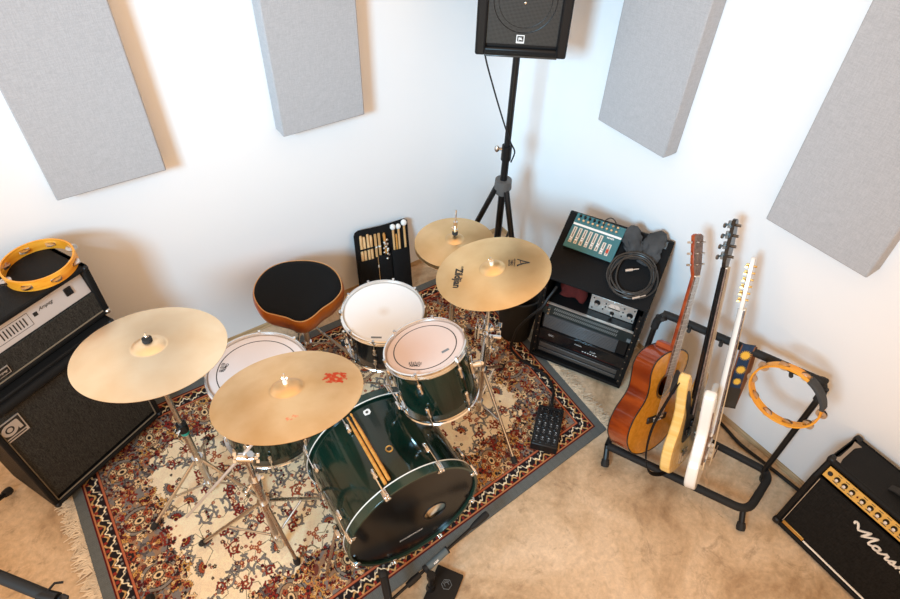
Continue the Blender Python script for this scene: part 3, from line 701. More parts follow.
# ---- cymbals
def cymbal_prof(R, bell, h):
    top = []
    for k in range(25):
        r = R * k / 24
        z = h * .5 * (1 - (r / R) ** 1.8)
        if r < bell: z += h * .62 * math.sqrt(max(0, 1 - (r / bell) ** 2)) ** 1.25
        top.append((r, z))
    return top
def cym_z(R, bell, h, r):
    z = h * .5 * (1 - (r / R) ** 1.8)
    return z + (h * .42 * math.sqrt(max(0, 1 - (r / bell) ** 2)) ** 1.5 if r < bell else 0)
def cymbal(name, label, M, R, bell, h, m, group=None):
    fine = [R * k / 60 for k in range(61)]; top = [(max(r, .006), cym_z(R, bell, h, r)) for r in fine]
    prof = top + [(r, z - .0014) for r, z in top[::-1]]
    o = thing(name, label, 'cymbal', M, group)
    MB(M).lathe(prof, 96, closed=True).build('bronze_disc', m, o, sharp=60)
    return o
def print_on_cymbal(o, M, R, bell, h, txt, c, ang, width, hs=1., shear=0., bold=.02, strokes=None, m=None):
    # lettering that follows the bronze: reading direction turned by ang
    ca, sa = math.cos(ang), math.sin(ang); mb = MB(M)
    if strokes is None:
        vs, fs, w, hh = text_geo(txt, shear, bold); k = width / w; pts = [(v.x * k, v.y * k * hs) for v in vs]
    else:
        pts, fs = strokes
    out = []
    for x, y in pts:
        X = c[0] + x * ca - y * sa; Y = c[1] + x * sa + y * ca; out.append((X, Y, cym_z(R, bell, h, math.hypot(X, Y)) + .0007))
    mb.add(out, fs); return mb.build('stamp', m or MT['black_print'], [q for q in o.children if q.name.startswith('bronze')][0])

def strokes_geo(lines, w):
    # broad-nib strokes: each polyline becomes a band
    pts = []; fs = []
    for ln in lines:
        wd = w
        if isinstance(ln, tuple): ln, wd = ln
        n = len(ln); k0 = len(pts)
        for i, (x, y) in enumerate(ln):
            a, b_ = ln[max(0, i - 1)], ln[min(n - 1, i + 1)]; tx, ty = b_[0] - a[0], b_[1] - a[1]; q = math.hypot(tx, ty) or 1
            e = wd / 2 * (1 if 0 < i < n - 1 else .75); pts += [(x - ty / q * e, y + tx / q * e), (x + ty / q * e, y - tx / q * e)]
        fs += [(k0 + 2 * i, k0 + 2 * i + 1, k0 + 2 * i + 3, k0 + 2 * i + 2) for i in range(n - 1)]
    return pts, fs

CLM = frame((-2.245, -.800, .945), (.091, .13, .987), RIGHT)
CFM = frame((-1.945, -1.306, 1.051), (.076, .272, .959), RIGHT)
RDM = frame((-1.020, -1.129, .966), (-.132, .158, .979), RIGHT)
HTM = frame((-.965, -.791, .862), (-.034, .033, .999), RIGHT)
c_left = cymbal('crash_cymbal', 'large plain bronze cymbal at far left in front of the tall amplifier', CLM, .2515, .056, .045, cymbal_mat('bright_bronze', (.86, .65, .41), (.94, .77, .54), .36), 'cymbals of the drum kit')
c_front = cymbal('crash_cymbal', 'bronze cymbal with a worn red stamp, over the floor tom and bass drum', CFM, .2286, .050, .040, cymbal_mat('aged_bronze', (.74, .44, .19), (.88, .60, .32), .36, ((.138, .052, .040, .034, .36, (.78, .08, .02)), (.045, -.135, .022, .022, .47, (.72, .22, .09)))), 'cymbals of the drum kit')
c_ride = cymbal('ride_cymbal', 'bronze cymbal with black lettering, right of the tom and nearest the rack of amplifiers', RDM, .2286, .050, .040, cymbal_mat('golden_bronze', (.80, .52, .24), (.92, .66, .35), .31), 'cymbals of the drum kit')
hat_m = cymbal_mat('hat_bronze', (.66, .44, .21), (.80, .57, .31), .34)
c_hat = cymbal('hi_hat_cymbal', 'upper of the two hi-hat cymbals behind the lettered cymbal', HTM, .178, .042, .034, hat_m, 'pair of hi-hat cymbals')
HBM = frame(V(HTM.translation) - V(0, 0, .022), (0.034, -.033, -.999), RIGHT)
cymbal('hi_hat_cymbal', 'lower of the two hi-hat cymbals, only its rim showing under the upper one', HBM, .178, .042, .034, hat_m, 'pair of hi-hat cymbals')
# lettering of the ride cymbal
print_on_cymbal(c_ride, RDM, .2286, .050, .040, 'Zildjian', (-.142, -.022), -PI / 2 - .12, .118, 1.15, .25, .035)
print_on_cymbal(c_ride, RDM, .2286, .050, .040, 'Avedis', (-.120, .024), -PI / 2 - .12, .040, 1., .3, .02)
A_ = ([([(-.022, -.020), (-.008, .006), (.000, .030)], .0065), ([(.000, .030), (.006, .004), (.018, -.018), (.024, -.017)], .0075), ([(-.014, -.008), (.008, -.004)], .004)])
print_on_cymbal(c_ride, RDM, .2286, .050, .040, '', (.118, .014), -PI / 2 - .10, .05, strokes=strokes_geo(A_, .006))
for q, (t, w) in enumerate((('AVEDIS ZILDJIAN CO', .050), ('CYMBALS', .036), ('MADE IN USA', .040))):
    print_on_cymbal(c_ride, RDM, .2286, .050, .040, t, (.088 - .010 * q, .018), -PI / 2 - .10, w, 1.5, 0, .03)

# ---- cymbal stands
def top_nut(root, M, h, m_nut, felt=True):
    z = h * .93
    b = MB(M); b.cyl((0, 0, z - .004), (0, 0, z + .012), .0165 if felt else .008, seg=16); b.build('felt', MT['felt'] if felt else MT['bone'], root)
    b = MB(M); b.cyl((0, 0, z - .05), (0, 0, z + .034), .003, seg=8); b.cyl((0, 0, z + .010), (0, 0, z + .018), .0052, seg=10)
    for k in (-1, 1): b.box((k * .0065, 0, z + .018), (.007, .0025, .009))
    b.build('wing_nut', m_nut, root, bevel=.0012)

def left_stand():
    x, y = -2.262, -.815
    S = thing('cymbal_stand', 'straight chrome cymbal stand under the large cymbal at far left', 'stand', (x, y, 0), 'cymbal stands')
    MB().cyl((x, y, .03), (x, y, .53), .0135, seg=16).build('lower_tube', MT['chrome_dull'], S)
    MB().cyl((x, y, .52), (x, y, .84), .0095, seg=14).build('upper_tube', MT['chrome_dull'], S)
    b = MB(); b.cyl((x, y, .490), (x, y, .535), .020, seg=16); b.build('height_collar', MT['black_plastic'], S)
    b = MB(); b.cyl((x, y, .470), (x, y, .490), .0165, seg=16); b.build('tape_band', mat('teal_tape', (.02, .32, .26), .5), S, label='teal tape band below the collar')
    wing(S, (x - .015, y - .012, .515), (-.7, -.7, 0), 1.3)
    tripod(S, (x, y), [(-2.531, -.85), (-2.085, -1.01), (-2.20, -.545)], .275, .09, .0135)
    p = V(x, y, .84); t = CLM @ V(0, 0, -.012)
    MB().tube([p - V(0, 0, .012), p + V(0, 0, .03), t, CLM @ V(0, 0, .05)], .0055, 8).build('tilter', MT['chrome'], S)
    wing(S, p + V(-.01, 0, .01), (-.7, -.7, 0), 1.2)
    top_nut(S, CLM, .045, MT['chrome'])
left_stand()

def front_stand():
    x, y = -2.115, -1.225; K = V(x, y, .722); U = CFM @ V(0, 0, -.035); T = V(-2.377, -1.056, .30)
    S = thing('cymbal_stand', 'chrome boom cymbal stand under the red stamped cymbal, with a long bright arm sticking out', 'stand', (x, y, 0), 'cymbal stands')
    MB().cyl((x, y, .03), (x, y, .56), .0145, seg=16).build('lower_tube', MT['chrome_dull'], S)
    MB().cyl((x, y, .55), (x, y, .70), .0100, seg=14).build('upper_tube', MT['chrome'], S)
    b = MB(); b.cyl((x, y, .53), (x, y, .585), .0215, seg=18); b.cyl((x - .03, y - .005, .56), (x + .03, y + .005, .56), .009, seg=10); b.build('height_collar', MT['chrome'], S)
    wing(S, (x - .03, y - .01, .56), (-.8, -.5, 0), 1.4)
    d = (U - T).normalized()
    b = MB(); b.cyl(K - V(.022, -.015, 0), K + V(.022, -.015, 0), .017, seg=16); b.cyl((x, y, .69), (x, y, .722), .013, seg=14); b.cyl(K - d * .03, K + d * .03, .013, seg=14); b.build('boom_clamp', MT['chrome'], S)
    wing(S, K + V(-.022, .015, 0), (-.83, .55, 0), 1.1); wing(S, K + V(.022, -.015, 0), (.83, -.55, 0), 1.0)
    MB().cyl(T, U, .0055, seg=12).build('boom_arm', MT['lit_arm_chrome'], S)
    MB().tube([U - d * .01, U, CFM @ V(0, 0, .01), CFM @ V(0, 0, .048)], .005, 8).build('tilter', MT['chrome'], S)
    tripod(S, (x, y), [(-2.384, -1.03), (-1.862, -1.13), (-2.085, -1.325)], .40, .13, .0145)
    top_nut(S, CFM, .040, MT['chrome'], False)
front_stand()

def ride_stand():
    x, y = -1.018, -1.125
    S = thing('cymbal_stand', 'chrome stand holding the lettered cymbal and the rack tom, with a cluster of clamps', 'stand', (x, y, 0), 'cymbal stands')
    MB().cyl((x, y, .03), (x, y, .56), .0135, seg=16).build('lower_tube', MT['chrome_dull'], S)
    MB().cyl((x, y, .55), (x, y, .90), .0085, seg=14).build('upper_tube', MT['chrome'], S)
    b = MB(); b.cyl((x, y, .530), (x, y, .60), .0205, seg=18); b.build('height_collar', MT['chrome'], S)
    MB().tube([V(x, y, .88), V(x, y, .90), RDM @ V(0, 0, -.01), RDM @ V(0, 0, .05)], .005, 8).build('tilter', MT['chrome'], S)
    # clamp cluster and the arm out to the tom
    A = V(x, y, .625); J = TM_ @ V(.193, 0, -.125)
    b = MB(); b.box(A, (.05, .035, .04), R=Matrix.Rotation(.6, 3, 'Z')); b.cyl(A - V(.05, -.01, 0), A + V(.03, -.01, 0), .014, seg=14); b.cyl(A + V(-.045, .005, -.03), A + V(-.045, .005, .035), .012, seg=12); b.build('multi_clamp', MT['chrome'], S, bevel=.003)
    for p, ax, s in ((A + V(.03, -.02, .01), (.6, -.8, .1), 1.6), (A + V(-.045, .005, .035), (0, 0, 1), 1.5), (A + V(0, -.03, -.02), (-.3, -.9, 0), 1.4), (A + V(.02, .03, 0), (.5, .8, 0), 1.4)): wing(S, p, ax, s)
    Q = A + V(-.03, -.03, .012); b = MB(); b.tube([A + V(-.045, .005, .0), Q, J], .0085, 10); b.sphere(Q, .016); arm = b.build('tom_arm', MT['chrome'], S)
    b = MB(); b.cyl(A + V(.01, -.02, -.04), A + V(.012, -.022, -.19), .0085, seg=12); b.cyl(A + V(.010, -.02, -.10), A + V(.011, -.021, -.13), .016, seg=12); b.cyl(A + V(-.03, .0, -.02), A + V(.05, -.04, -.045), .009, seg=10); b.build('accessory_rod', MT['chrome'], S)
    wing(S, A + V(.02, -.03, -.12), (.3, -.9, 0), 1.4)
    tripod(S, (x, y), [(-1.045, -1.455), (-1.285, -.955), (-.735, -.965)], .34, .10, .0135)
    top_nut(S, RDM, .040, MT['chrome'], False)
ride_stand()

def hat_stand():
    x, y = -.965, -.791
    S = thing('hi_hat_stand', 'hi-hat stand with pull rod and clutch through the pair of hi-hat cymbals', 'stand', (x, y, 0))
    MB().cyl((x, y, .05), (x, y, .62), .013, seg=16).build('lower_tube', MT['chrome_dull'], S)
    MB().cyl((x, y, .60), (x, y, .80), .0095, seg=14).build('upper_tube', MT['chrome_dull'], S)
    MB().cyl((x, y, .78), (x, y, 1.035), .0032, seg=8).build('pull_rod', MT['chrome'], S)
    b = MB(); b.cyl((x, y, .905), (x, y, .916), .013, seg=14); b.build('felt', MT['felt'], S)
    b = MB(); b.cyl((x, y, .916), (x, y, .955), .0075, seg=12); b.cyl((x, y, .955), (x, y, .972), .0095, seg=10); b.cyl((x - .02, y, .945), (x + .006, y, .945), .0045, seg=8); b.cyl((x, y, .925), (x, y, .934), .0105, seg=10); b.build('clutch', MT['chrome'], S)
    b = MB(); b.cyl((x, y, .60), (x, y, .64), .019, seg=16); b.build('height_collar', MT['chrome'], S)
    b = MB(); b.cyl((x, y, .795), (x, y, .815), .022, seg=16); b.build('cymbal_seat', MT['black_plastic'], S)
    tripod(S, (x, y), [(-.735, -.66), (-1.14, -.60), (-.93, -1.05)], .32, .09, .013)
    u = V(-.72, .69, 0); b = MB(); p = V(x, y, .03); q = p + u * .28
    side = V(.69, .72, 0); b.add([p - side * .035 + V(0, 0, .05), p + side * .035 + V(0, 0, .05), q + side * .045, q - side * .045, p - side * .035 + V(0, 0, .058), p + side * .035 + V(0, 0, .058), q + side * .045 + V(0, 0, .01), q - side * .045 + V(0, 0, .01)], [(0, 3, 2, 1), (4, 5, 6, 7), (0, 1, 5, 4), (1, 2, 6, 5), (2, 3, 7, 6), (3, 0, 4, 7)]); b.build('pedal', MT['chrome_dull'], S)
hat_stand()

# ---- throne
def throne():
    cx, cy, zt = -1.565, -.335, .52
    out_s = 1.06
    S = thing('drum_throne', 'drum throne with black saddle seat and glossy orange sides, near the left wall', 'stool', (cx, cy, 0))
    out = [(-1.743, -.251), (-1.700, -.185), (-1.630, -.135), (-1.550, -.125), (-1.468, -.156), (-1.400, -.21), (-1.361, -.279), (-1.355, -.365), (-1.385, -.455), (-1.450, -.503), (-1.520, -.523), (-1.580, -.548), (-1.625, -.552), (-1.657, -.530), (-1.680, -.490), (-1.712, -.450), (-1.748, -.400), (-1.757, -.325)]
    out = [(cx - .004 + (x - cx) * out_s, cy + (y - cy) * out_s) for x, y in out]
    n = len(out); pts = []
    for i in range(n):                                   # closed Catmull-Rom
        p0, p1, p2, p3 = [V(*out[(i + k) % n], 0) for k in (-1, 0, 1, 2)]
        for k in range(5):
            t = k / 5; pts.append(.5 * ((2 * p1) + (p2 - p0) * t + (2 * p0 - 5 * p1 + 4 * p2 - p3) * t * t + (3 * p1 - p0 - 3 * p2 + p3) * t ** 3))
    c = V(cx, cy, 0); N_ = len(pts)
    def loft(rows, b, capfirst=True, caplast=True):
        vs = []; fs = []
        for s, z in rows: vs += [c + (p - c) * s + V(0, 0, z) for p in pts]
        for r in range(len(rows) - 1):
            for k in range(N_): l = (k + 1) % N_; fs.append((r * N_ + k, r * N_ + l, (r + 1) * N_ + l, (r + 1) * N_ + k))
        if capfirst: fs.append(tuple(range(N_))[::-1])
        if caplast: fs.append(tuple(range((len(rows) - 1) * N_, len(rows) * N_)))
        b.add(vs, fs)
    b = MB(); loft([(.80, zt - .100), (.90, zt - .092), (.975, zt - .065), (1.0, zt - .035), (.995, zt - .015), (.962, zt)], b); seat = b.build('seat_side', MT['vinyl_orange'], S, sharp=60)
    b = MB(); loft([(.950, zt - .006), (.948, zt + .002), (.90, zt + .008), (.8, zt + .010), (.5, zt + .004), (.2, zt + .002)], b); b.build('seat_top', MT['vinyl_black'], S, sharp=60)
    b = MB(); b.add([c + (p - c) * .9825 + V(0, 0, zt + .001) for p in pts], []); b.tube([c + (p - c) * .956 + V(0, 0, zt + .0005) for p in pts], .003, 6, closed=True); b.build('seat_piping', mat('tan_piping', (.62, .30, .10), .5), S)
    MB().cyl((cx, cy, .40), (cx, cy, .432), .055, seg=20).build('seat_post_plate', MT['black_metal'], S)
    MB().cyl((cx, cy, .08), (cx, cy, .41), .014, seg=16).build('post', MT['chrome_dull'], S)
    tripod(S, (cx, cy), [(-1.37, -.50), (-1.75, -.48), (-1.55, -.13)], .30, .12, .014)
    b = MB(); b.cyl((cx, cy, .33), (cx, cy, .37), .024, seg=16); b.build('height_collar', MT['black_plastic'], S)
throne()
# ================================================================== bass amplifier stack on the left
AX = V(.8988, .4384, 0).normalized(); AB = V(-AX.y, AX.x, 0)         # along the front, and towards the back
A0 = V(-2.836, -.573, 0)                                            # front left corner on plan
AW = .563
def amp_frame(z, back=0.): return frame_xy(A0 + AB * back + V(0, 0, z), AX, (0, 0, 1))   # x along the front, y up, z towards the viewer

def emblem(b, w, M, mi_l=0, mi_d=1):
    # square badge: dark square, pale ring "a" and a strip along its foot
    b.prism([(-w / 2, -w / 2), (w / 2, -w / 2), (w / 2, w / 2), (-w / 2, w / 2)], 0, .004, mi_l, M)
    h = w * .455; b.prism([(-h, -w * .30), (h, -w * .30), (h, h), (-h, h)], .004, .0046, mi_d, M)
    T = M @ Matrix.Translation((-w * .05, w * .06, 0)); n = 40
    b.lathe([(w * .30, .0050), (w * .17, .0050), (w * .17, .0044), (w * .30, .0044)], n, mi_l, T, closed=True)
    b.prism([(w * .0, w * .30), (w * .36, w * .30), (w * .40, w * .25), (w * .44, -w * .24), (w * .30, -w * .24), (w * .26, w * .14)], .0044, .0052, mi_l, T)
    b.lathe([(0, .0052), (w * .105, .0052), (w * .105, .0044)], n, mi_l, T)
    b.box((0, -w * .395, .0046), (w * .8, w * .055, .0008), mi_d, M)

def bass_cab():
    S = thing('bass_cabinet', 'big black bass speaker cabinet with charcoal cloth front, under the silver panel amplifier head', 'amplifier', A0 + AX * AW / 2)
    z0, z1 = .069, .735; H = z1 - z0; F = amp_frame(z0); D = .30
    b = MB(F)
    b.box((AW / 2, .011, -D / 2), (AW, .022, D)); b.box((AW / 2, H - .03, -D / 2), (AW, .06, D)); b.box((.011, H / 2, -D / 2), (.022, H, D)); b.box((AW - .011, H / 2, -D / 2), (.022, H, D)); b.box((AW / 2, H / 2, -D + .008), (AW, H, .016))
    b.build('cabinet_body', MT['tolex'], S, bevel=.006)
    b = MB(F); b.box((AW / 2, (H - .10) / 2 + .03, -.022), (AW - .05, H - .125, .016)); g = b.build('grille', MT['grille'], S, bevel=.003)
    b = MB(F); y0, y1 = .026, H - .064
    for p, q in (((.024, y0), (AW - .024, y0)), ((.024, y1), (AW - .024, y1)), ((.024, y0), (.024, y1)), ((AW - .024, y0), (AW - .024, y1))): b.tube([V(*p, -.010), V(*q, -.010)], .0032, 8)
    b.build('piping', MT['dull_piping'], S)
    b = MB(F); b.cyl((.03, H - .035, .004), (AW - .03, H - .035, .004), .020, seg=16); b.build('front_rail', MT['tolex'], S)
    b = MB(F @ Matrix.Translation((.058, .512, -.012))); emblem(b, .098, Matrix.Identity(4)); b.build('emblem', [MT['silver'], MT['black_print']], S)
    for x in (.06, AW - .06):
        for zz in (-.06, -D + .05):
            b = MB(F); b.cyl((x - .012, -.033, zz), (x + .012, -.033, zz), .0255, seg=18); b.box((x, -.012, zz), (.036, .024, .03)); b.build('caster', MT['rubber'], S)
    for x in (.012, AW - .012):
        for y in (.012, H - .012):
            b = MB(F); b.sphere((x, y, -.006), .015, 10); b.build('corner_cap', MT['black_plastic'], S)
bass_cab()

def bass_head():
    bk = .035; z0, z1 = .738, .994; H = z1 - z0; F = amp_frame(z0, bk); D = .275; W_ = AW + .022
    S = thing('bass_amplifier_head', 'bass amplifier head with pale silver control panel on top of the big cabinet', 'amplifier', A0 + AX * AW / 2 + AB * (bk + D / 2) + V(0, 0, z0))
    b = MB(F)
    b.box((W_ / 2, .011, -D / 2), (W_, .022, D)); b.box((W_ / 2, H - .011, -D / 2), (W_, .022, D)); b.box((.012, H / 2, -D / 2), (.024, H, D)); b.box((W_ - .012, H / 2, -D / 2), (.024, H, D)); b.box((W_ / 2, H / 2, -D + .008), (W_, H, .016))
    b.build('head_body', MT['tolex'], S, bevel=.006)
    PF = F @ Matrix.Translation((0, .124, -.018)) @ Matrix.Rotation(-.20, 4, 'X'); ph = .112
    b = MB(PF); b.box((W_ / 2, ph / 2, -.006), (W_ - .05, ph, .012)); p = b.build('control_panel', MT['amp_silver'], S, bevel=.002)
    b = MB(PF); xr = W_ - .028
    b.box((xr - .068, ph * .50, .0025), (.030, .034, .008)); b.build('power_switch', MT['black_gloss'], p, bevel=.003)
    b = MB(PF); z = .0008
    text_on(b, 'Ampeg', (xr - .160, ph * .52, z), (1, 0, 0), (0, 1, 0), .060, shear=.45, bold=.01)
    b.box((xr - .205, ph * .46, z), (.016, .016, .0006)); b.build('panel_print', MT['black_print'], p)
    b = MB(PF)
    def rect(xa, xb, ya, yb, t=.0014):
        for c, d in ((((xa + xb) / 2, ya), (xb - xa, t)), (((xa + xb) / 2, yb), (xb - xa, t)), ((xa, (ya + yb) / 2), (t, yb - ya)), ((xb, (ya + yb) / 2), (t, yb - ya))): b.box((*c, z), (*d, .0006))
    rect(xr - .395, xr - .228, .022, .074); rect(xr - .50, xr - .405, .022, .074); rect(.03, xr - .505, .022, .074)
    for k in range(8): b.box((xr - .335 + k * .0125, .048, z), (.0045, .034, .0008))
    b.build('panel_lines', MT['black_print'], p)
    for k, x in enumerate((xr - .440, xr - .475, xr - .512)):
        b = MB(PF); b.lathe([(0, .018), (.009, .018), (.011, .0), (0, 0)], 16, 0, Matrix.Translation((x, .048, 0))); b.build('knob', MT['silver'], p)
    b = MB(F); b.box((W_ / 2, .074, -.014), (W_ - .05, .096, .010)); b.build('grille', MT['grille'], S)
    b = MB(F); b.tube([V(.026, .024, -.006), V(W_ - .026, .024, -.006)], .003, 8); b.build('piping', MT['dull_piping'], S)
    b = MB(F @ Matrix.Translation((.150, .058, -.008))); b.box((0, 0, .001), (.058, .034, .004)); b.box((0, 0, .0034), (.052, .028, .001), 1); text_on(b, 'Ampeg', (0, 0, .0042), (1, 0, 0), (0, 1, 0), .042, shear=.4, bold=.03); b.build('emblem', [MT['silver'], MT['black_print']], S)
    for x in (.012, W_ - .012):
        for y in (.012, H - .012):
            b = MB(F); b.sphere((x, y, -.005), .013, 10); b.build('corner_cap', MT['chrome_dull'] if (x > .1 and y < .1) else MT['black_plastic'], S)
    # carrying handle on the top
    b = MB(F); b.tube([V(.10, H + .002, -.06), V(.11, H + .022, -.06), V(.15, H + .027, -.06), V(.20, H + .027, -.06), V(.24, H + .022, -.06), V(.25, H + .002, -.06)], .009, 8); hd = b.build('handle', MT['rubber'], S)
    b = MB(F); b.cyl((.078, H + .008, -.06), (.112, H + .008, -.06), .013, seg=14); b.cyl((.238, H + .008, -.06), (.262, H + .008, -.06), .013, seg=14); b.build('handle_end', MT['chrome'], hd)
bass_head()

# ---- tambourines
def tambourine_parts(S, M, R, h, n, start, grip=None, rows=1):
    def arc_ring(a0, a1, r0, r1, z0, z1, seg=64):
        vs = []; fs = []; full = abs(a1 - a0 - 2 * PI) < 1e-6; k1 = seg if full else seg + 1
        for k in range(k1):
            a = a0 + (a1 - a0) * k / seg; c, s = math.cos(a), math.sin(a); vs += [(r0 * c, r0 * s, z0), (r1 * c, r1 * s, z0), (r1 * c, r1 * s, z1), (r0 * c, r0 * s, z1)]
        for k in range(seg):
            l = (k + 1) % k1
            for e in range(4): f = (e + 1) % 4; fs.append((k * 4 + e, k * 4 + f, l * 4 + f, l * 4 + e))
        if not full: fs += [(3, 2, 1, 0), tuple(range(4 * seg, 4 * seg + 4))]
        return vs, fs
    t = .007; b = MB(M); slot = .27; q = h * .30
    for z0, z1 in ((-h / 2, -q / 2), (q / 2, h / 2)): b.add(*arc_ring(0, 2 * PI, R - t, R, z0, z1, 96))
    angs = [start + 2 * PI * k / n for k in range(n)]
    if grip: angs = [a for a in angs if not (grip[0] < (a % (2 * PI)) < grip[1])]
    A = sorted(a % (2 * PI) for a in angs)
    for i, a in enumerate(A):
        nx = A[(i + 1) % len(A)] + (2 * PI if i == len(A) - 1 else 0)
        b.add(*arc_ring(a + slot / 2 + .02, nx - slot / 2 - .02, R - t, R, -q / 2, q / 2, 14))
    b.build('frame', MT['orange_wood'], S)
    if grip: MB(M).add(*arc_ring(grip[0] + .1, grip[1] - .1, R - t - .002, R + .004, -h / 2 - .002, h / 2 + .002, 24)).build('grip', MT['grey_cloth'], S, bevel=.002)
    for a in A:
        for dz in (-.003, .003):
            J = M @ Matrix.Rotation(a, 4, 'Z') @ Matrix.Translation((R - t / 2, 0, dz)) @ Matrix.Rotation(.12 * (1 if dz > 0 else -1), 4, 'X')
            MB(J).lathe([(.0, .0020), (.005, .0020), (.010, .0006), (.0195, -.0002), (.0205, .0008), (.0195, .0008), (.010, .0017)], 18).build('jingle', MT['jingle'], S)
        b = MB(M @ Matrix.Rotation(a, 4, 'Z')); b.cyl((R - t / 2, 0, -h / 2 + .001), (R - t / 2, 0, h / 2 - .001), .0012, seg=6); b.build('jingle_pin', MT['jingle'], S)
def tambourines():
    M = Matrix.Translation((-2.470, -.222, 1.0168)) @ Matrix.Rotation(.2, 4, 'Z')
    S = thing('tambourine', 'orange wooden tambourine lying on top of the bass amplifier head', 'tambourine', M)
    tambourine_parts(S, M, .1265, .044, 8, .1)
    M = frame((-.278, -2.074, .678), (-.985, -.10, .02), (.1, -.99, 0))
    S = thing('tambourine', 'orange tambourine with a grey grip hanging from the right end of the guitar rack', 'tambourine', M)
    tambourine_parts(S, M, .138, .036, 10, .15, (math.radians(14), math.radians(80)))
tambourines()

# ================================================================== combo amplifier at the right
def combo():
    x0, y0, W_, H, D = -.262, -2.308, .66, .487, .235
    F = frame_xy((x0, y0, .012), (-.045, -1, 0), (0, 0, 1))     # x to the right along the front, y up, z towards the viewer
    S = thing('combo_amplifier', 'black guitar combo amplifier with gold control panel and white script, cut by the right edge', 'amplifier', F @ V(W_ / 2, 0, -D / 2))
    b = MB(F)
    prof = [(0, 0), (-D, 0), (-D, H), (-.045, H), (-.012, H - .075), (0, H - .09)]    # (z, y) side outline
    for xx in (0, W_ - .022):
        vs = [(xx + k, y, z) for k in (0, .022) for z, y in prof]; n = len(prof)
        b.add(vs, [tuple(range(n)), tuple(range(n, 2 * n))[::-1]] + [(i, (i + 1) % n, n + (i + 1) % n, n + i) for i in range(n)])
    b.box((W_ / 2, .012, -D / 2), (W_, .024, D)); b.box((W_ / 2, H - .010, -D / 2 - .022), (W_, .020, D - .045)); b.box((W_ / 2, H / 2, -D + .010), (W_, H, .02))
    b.build('cabinet_body', MT['tolex'], S, bevel=.007)
    b = MB(F); b.cyl((.0, H - .012, -.050), (W_, H - .012, -.050), .013, seg=14); b.build('front_edge', MT['tolex'], S)
    PF = F @ Matrix.Translation((0, H - .074, -.018)) @ Matrix.Rotation(-.45, 4, 'X'); ph = .050
    b = MB(PF); b.box((W_ / 2, ph / 2, -.004), (W_ - .048, ph, .008)); p = b.build('control_panel', MT['gold_panel'], S, bevel=.0015)
    xs = [.042, .073, .104, .135, .178, .209, .240, .271, .302, .333, .375, .420, .47, .53]
    for k, x in enumerate(xs):
        b = MB(PF @ Matrix.Translation((x, ph * .5, 0)))
        if k == 0: b.lathe([(0, .004), (.008, .004), (.010, 0), (0, 0)], 16); b.build('input_jack', MT['black_plastic'], p)
        else:
            b.lathe([(0, .014), (.007, .014), (.0085, .009), (.0108, .002), (.0108, 0), (0, 0)], 20); kb = b.build('knob', MT['black_plastic'], p)
            MB(PF @ Matrix.Translation((x, ph * .5, 0))).lathe([(0, .0152), (.0058, .0148), (.0065, .0138), (0, .0138)], 18).build('knob_cap', MT['silver'], kb)
    b = MB(PF); b.cyl((.157, ph * .5, 0), (.157, ph * .5, .006), .003, seg=10); b.build('indicator', MT['red_cloth'], p)
    b = MB(PF)
    for x in xs[1:]: b.box((x, .010, .0004), (.020, .003, .0006)); b.box((x, ph - .008, .0004), (.016, .002, .0006))
    b.build('panel_print', MT['black_print'], p)
    b = MB(F); b.box((W_ / 2, (H - .09) / 2 + .016, -.016), (W_ - .044, H - .12, .014)); g = b.build('grille', MT['black_grille'], S, bevel=.003)
    gy0, gy1 = .042, H - .088
    b = MB(F); b.tube([V(.030, gy1, -.006), V(.030, gy0, -.006)], .0011, 8); b.build('piping', MT['piping'], S, label='thin gold piping')
    b = MB(F); b.tube([V(.135, gy0 - .004, -.005), V(W_ - .03, gy0 - .004, -.005)], .0042, 8); b.build('piping', MT['white_lacquer'], S, label='white piping along the foot of the grille')
    b = MB(F); b.box((.083, gy0, -.006), (.100, .020, .006)); b.build('badge', MT['brass'], S, bevel=.001, label='gold badge at the foot of the grille')
    # script lettering
    def arcp(cx, cy, rx, ry, a0, a1, n=10): return [(cx + rx * math.cos(math.radians(a0 + (a1 - a0) * k / n)), cy + ry * math.sin(math.radians(a0 + (a1 - a0) * k / n))) for k in range(n + 1)]
    L_ = []
    # M with its entry swash, then a r s h a l l, drawn in units of letter height
    L_.append([(-.78, .72), (-.86, .80), (-.92, .92), (-.84, 1.02), (-.70, .98), (-.55, .80), (-.40, .55), (-.22, .22), (-.10, .0)][:7] + [(-.30, .42), (-.10, .62), (.16, .95), (.30, 1.12)])
    L_.append([(.30, 1.12), (.26, .80), (.20, .42), (.16, .10)]); L_.append([(.16, .10), (.40, .50), (.64, .88), (.84, 1.14)])
    L_.append([(.84, 1.14), (.78, .74), (.74, .36), (.76, .10), (.86, .0), (.98, .06), (1.08, .18)])
    def a_(x): 
        L_.append(arcp(x + .24, .24, .22, .25, 40, 400, 16)); L_.append([(x + .47, .46), (x + .43, .20), (x + .46, .04), (x + .56, .0), (x + .68, .12)])
    a_(1.06)
    L_.append([(1.74, .12), (1.86, .34), (1.94, .52), (1.98, .44), (2.10, .44), (2.14, .40), (2.08, .16), (2.14, .02), (2.24, .02), (2.36, .16)])
    L_.append([(2.36, .16), (2.50, .38), (2.58, .54), (2.62, .36), (2.68, .16), (2.60, .0), (2.44, .02), (2.40, .10)]); L_.append([(2.64, .06), (2.80, .10), (2.92, .24)])
    L_.append([(2.92, .24), (3.08, .62), (3.16, .96), (3.10, 1.08), (3.02, .98), (2.98, .5), (2.96, .0)]); L_.append([(2.98, .18), (3.08, .42), (3.20, .48), (3.28, .36), (3.28, .10), (3.38, .0), (3.50, .14)])
    a_(3.46)
    for x in (4.14, 4.50): L_.append([(x, .12), (x + .16, .55), (x + .24, .96), (x + .18, 1.08), (x + .10, .96), (x + .10, .4), (x + .14, .06), (x + .24, .0), (x + .38, .14)])
